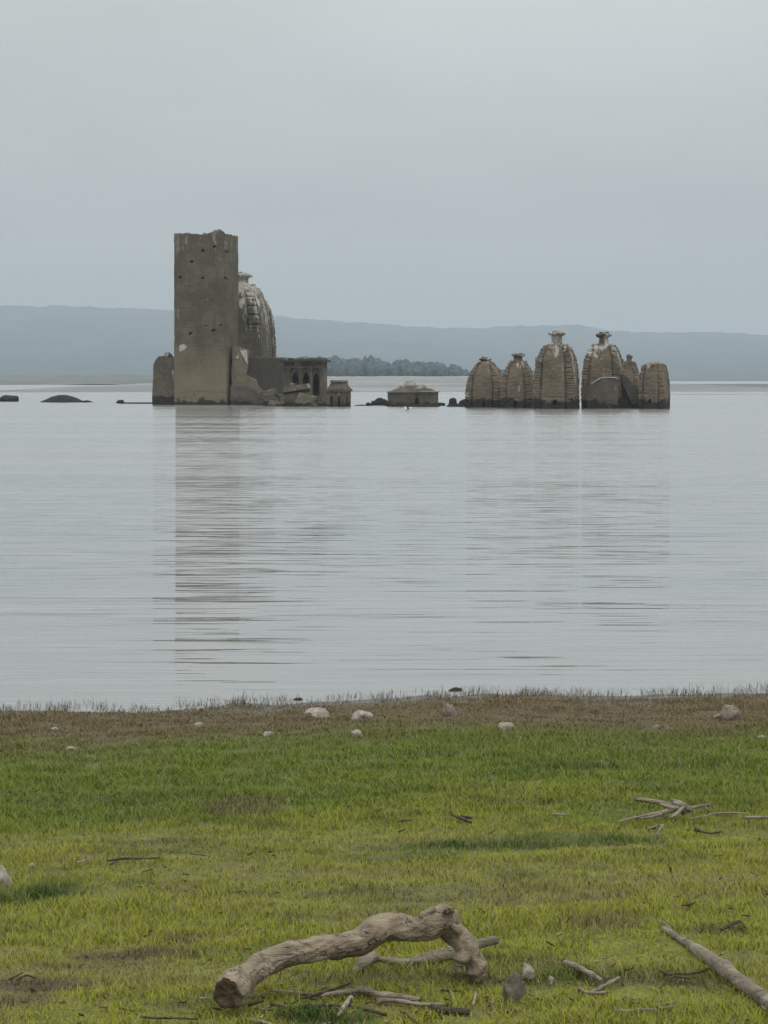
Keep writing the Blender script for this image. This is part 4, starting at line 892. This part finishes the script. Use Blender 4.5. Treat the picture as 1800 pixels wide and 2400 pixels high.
branch('twig', 'single white straw-like sliver in the turf near the centre', [[(795, 1998, 2), (800, 2004, 2), (806, 2010, 2)]], m_stone_pale, 'twig', lift=.03)
branch('twig', 'dark twig with loose end at the left of the bottom edge', [[(330, 2394, 3), (370, 2396, 4), (420, 2398, 3), (465, 2399, 3)]], m_twigdark, 'twig', lift=.015)
branch('twig', 'low arched dead twig tangle on the turf above the right branch', [[(1690, 2192, 3), (1712, 2180, 4), (1735, 2172, 4), (1745, 2186, 3)], [(1700, 2182, 2), (1728, 2170, 3)]], m_twigdark, 'twig', lift=.02)
branch('twig', 'short dark twig alone on the turf above the right branch tip', [[(1598, 2134, 2), (1615, 2132, 3), (1630, 2126, 2)]], m_twigdark, 'twig', lift=.02)

branch('stick', 'thin crooked stick rising to the right through the sticks below the log', [[(704, 2354, 4), (745, 2343, 5), (785, 2330, 4), (822, 2318, 3)]], m_twigdark, lift=.02)
branch('stick', 'dark stick with peeling bark behind the bright bare stub', [[(690, 2372, 4), (735, 2366, 6), (780, 2364, 5), (806, 2370, 3)], [(735, 2366, 4), (752, 2380, 3)]], m_twigdark, lift=.012)
branch('stick', 'short mossy piece lying right of the bright bare stub', [[(838, 2368, 4), (868, 2374, 6), (905, 2384, 5)]], m_twigdark, lift=.008)
branch('twig', 'curved pale root end left of the bright bare stub near the bottom edge', [[(612, 2376, 3), (632, 2366, 4), (655, 2362, 4), (672, 2368, 3)]], m_twig, 'twig', lift=.012)
branch('twig', 'dark brushy twig in the deep green tuft left of the right branch', [[(1545, 2288, 3), (1580, 2300, 4), (1620, 2306, 3)], [(1580, 2300, 3), (1560, 2316, 2), (1548, 2330, 2)]], m_twigdark, 'twig', lift=.02)
branch('twig', 'thin dry twig lying on the brown patch at the left edge', [[(40, 2310, 2), (62, 2300, 3), (85, 2306, 2)]], m_twigdark, 'twig', lift=.02)

# ------------------------------------------------------------------ grass
def make_grass():
    xs_, ys_ = [], []
    zones = [(4.9, 8.5, 7800), (8.5, 12, 5800), (12, 15, 4600), (15, 18.6, 4000)]
    for y0, y1, dens in zones:
        half = 0.185 * y1 + 1.0
        n = int((y1 - y0) * 2 * half * dens); xs_.append(rng.uniform(-half, half, n)); ys_.append(rng.uniform(y0, y1, n))
    x = np.concatenate(xs_); y = np.concatenate(ys_)
    xs2 = rng.uniform(-9, 9, 30000); ys2 = rng.uniform(2, 18, 30000); m = np.abs(xs2) > 0.185 * ys2 + 1.0
    x = np.concatenate([x, xs2[m]]); y = np.concatenate([y, ys2[m]])
    t = shore(x) - y
    cq = veg_colour(x, y); bare = np.exp(-((cq - BROWN * .9) ** 2).sum(1) / 0.002) + np.exp(-((cq - MUD) ** 2).sum(1) / 0.0015)
    km = ~((rng.random(len(x)) < 0.3 * np.clip(bare, 0, 1)) & (t > 3.4)); x, y, t = x[km], y[km], t[km]
    clump = fbm(x * 7, y * 7, 51, 3); thick = fbm(x * 1.1, y * 2.4, 52, 3)
    # emergent stalks past the water's edge thin out quickly
    gap = fbm(x * 4.5, y * 6.5, 57, 3); pr = np.where(t > 0.15, np.clip(1.15 + 1.6 * (gap + .25), 0.25, 1), np.clip(0.5 + (t - 0.15) / 1.2, 0, 1) * (0.9 + 0.9 * clump)); keep = (rng.random(len(x)) < pr) & (t > -0.9)
    x, y, t, clump, thick = x[keep], y[keep], t[keep], clump[keep], thick[keep]; n = len(x)
    col = veg_colour(x, y); z = bank(x, y) - 0.004
    deepf = np.exp(-(((col - DEEP) ** 2).sum(1)) / 0.0015)
    h = 0.017 + 0.013 * rng.random(n) + 0.014 * np.clip(clump, -1, 1) + 0.012 * thick + 0.03 * deepf
    h = h + 0.012 * ((t > 2.2) & (t < 6))
    tall = rng.random(n) < 0.01; h = np.where(tall, h * 1.7, h)
    h = np.clip(h, 0.012, 0.13); h = np.where(t < 0.15, 0.018 + 0.030 * rng.random(n) + 0.022 * clump - z * 0.7 + .035 * (rng.random(n) < .06), h); h = np.maximum(h, .008)
    wd = np.where(t < 0.15, 0.0032, 0.0027 + 0.0020 * rng.random(n)) * np.where(y > 11, 1.25, 1.0)
    an = rng.uniform(0, 2 * np.pi, n); lean = h * rng.uniform(0.3, 1.5, n); lean = np.where(t < 0.15, h * rng.uniform(.1, 1.3, n), lean)
    dx, dy = np.cos(an), np.sin(an); wx_, wy_ = -np.sin(an + rng.uniform(-.6, .6, n)), np.cos(an + rng.uniform(-.6, .6, n))
    P = np.zeros((n, 5, 3), np.float32)
    for i, (s, f, hh, ww) in enumerate(((-1, 0, 0, 1), (1, 0, 0, 1), (1, .35, .62, .75), (-1, .35, .62, .75), (0, 1, 1, 0))):
        P[:, i, 0] = x + dx * lean * f + wx_ * wd * s * ww * .5; P[:, i, 1] = y + dy * lean * f + wy_ * wd * s * ww * .5; P[:, i, 2] = z + h * hh
    # each blade its own tint: greens, straw and a few dead ones
    v = rng.normal(1.0, 0.10, (n, 1)); cc = col * v
    dead = (rng.random(n) < 0.10 + 0.10 * np.clip(thick, 0, 1))[:, None]; cc = np.where(dead, STRAW * rng.uniform(.6, 1.25, (n, 1)), cc)
    dk = (rng.random(n) < 0.04)[:, None]; cc = np.where(dk, cc * 0.45, cc)
    em = (t < 0.15)[:, None]; cc = np.where(em, np.where(rng.random((n, 1)) < .35, (0.30, 0.27, 0.22), (0.085, 0.065, 0.045)), cc)  # stalks in the water: pale ones are painted glints, the rest dark
    base = np.repeat(cc[:, None, :], 5, 1)
    k0 = (np.arange(n) * 5)[:, None]
    # triangles: two for the lower part, one for the tip
    F = np.concatenate([k0 + np.array([[0, 1, 2]]), k0 + np.array([[0, 2, 3]]), k0 + np.array([[3, 2, 4]])], 1).reshape(-1, 3).astype(np.int32)
    return np_mesh('grass', P.reshape(-1, 3), F, np.clip(base.reshape(-1, 3), 0, 1))
k = M('grass_blades'); a_ = k.node('ShaderNodeAttribute', attribute_name='tint')
m_grass = k.fin(a_.outputs['Color'], 0.65, 0.25)
tr = k.node('ShaderNodeBsdfTranslucent'); k.put(tr.inputs['Color'], a_.outputs['Color']); ms = k.node('ShaderNodeMixShader'); ms.inputs[0].default_value = 0.22
k.l.new(k.b.outputs[0], ms.inputs[1]); k.l.new(tr.outputs[0], ms.inputs[2]); k.l.new(ms.outputs[0], k.out.inputs['Surface'])
tag(mesh_obj('grass', make_grass(), m_grass), 'short turf on the bank, brown by the water, green then yellowish nearer', 'grass', kind='stuff')

# ------------------------------------------------------------------ litter in the turf
def make_litter():
    n = 1500; y = rng.uniform(5.5, 16.6, n); x = rng.uniform(-1, 1, n) * (0.185 * y + .8); t = shore(x) - y
    w1 = np.exp(-((x - on_bank(850, 2355).x) / .55) ** 2 - ((y - on_bank(850, 2355).y) / .3) ** 2)
    keep = (t > .1) & (rng.random(n) < .25 + .75 * np.clip(fbm(x * 1.4, y * 2, 71, 2) + .3, 0, 1)); x, y, t = x[keep], y[keep], t[keep]
    c0 = on_bank(850, 2362); m = 90; x = np.concatenate([x, rng.normal(c0.x, .30, m), rng.normal(on_bank(1400, 2310).x, .25, 40)]); y = np.concatenate([y, rng.normal(c0.y, .12, m), rng.normal(on_bank(1400, 2310).y, .12, 40)])
    n = len(x); z = bank(x, y) + rng.uniform(.003, .020, n); a = rng.uniform(0, np.pi, n); L = rng.uniform(.004, .018, n); L = np.where(rng.random(n) < .10, L * 2.6, L); W = rng.uniform(.0015, .006, n); til = rng.normal(0, .35, n)
    P = np.zeros((n, 8, 3), np.float32); k_ = 0
    for dz in (0, 1):
        for sx_2, sy_2 in ((-1, -1), (1, -1), (1, 1), (-1, 1)):
            P[:, k_, 0] = x + np.cos(a) * L * sx_2 - np.sin(a) * W * sy_2 * (.5 if sx_2 > 0 else 1); P[:, k_, 1] = y + np.sin(a) * L * sx_2 + np.cos(a) * W * sy_2 * (.5 if sx_2 > 0 else 1)
            P[:, k_, 2] = z + til * L * sx_2 + dz * (.002 + W * .6); k_ += 1
    q = np.array([[0, 3, 2, 1], [4, 5, 6, 7], [0, 1, 5, 4], [1, 2, 6, 5], [2, 3, 7, 6], [3, 0, 4, 7]]); F = ((np.arange(n) * 8)[:, None, None] + q[None]).reshape(-1, 4).astype(np.int32)
    pal = np.array([(.05, .038, .025), (.12, .09, .06), (.30, .25, .17), (.07, .055, .035), (.20, .15, .09)]); cc = pal[rng.choice(5, n, p=[.3, .25, .12, .2, .13])] * rng.uniform(.7, 1.2, (n, 1))
    return np_mesh('litter', P.reshape(-1, 3), F, np.repeat(cc, 8, 0))
k = M('litter_bits'); a_ = k.node('ShaderNodeAttribute', attribute_name='tint'); m_lit = k.fin(a_.outputs['Color'], 0.9, 0.1)
tag(mesh_obj('litter', make_litter(), m_lit), 'bits of bark, dead leaves and straw strewn through the turf', 'litter', kind='stuff')

# ------------------------------------------------------------------ haze
bm = bmesh.new(); bmesh.ops.create_cube(bm, size=1.0)
for v in bm.verts: v.co = Vector((v.co.x * 14200, 5900 + v.co.y * 12900, 134 + v.co.z * 278))
hz_m = bpy.data.materials.new('haze'); hz_m.use_nodes = True; hn = hz_m.node_tree.nodes; hn.remove(hn['Principled BSDF'])
pv = hn.new('ShaderNodeVolumePrincipled'); pv.inputs['Density'].default_value = 0.00021; pv.inputs['Color'].default_value = (0.635, 0.706, 0.762, 1); pv.inputs['Anisotropy'].default_value = 0.0
hz_m.node_tree.links.new(pv.outputs[0], hn['Material Output'].inputs['Volume'])
tag(bm_obj('haze', bm, hz_m), 'thin grey-blue haze over the whole lake', 'haze', kind='stuff')
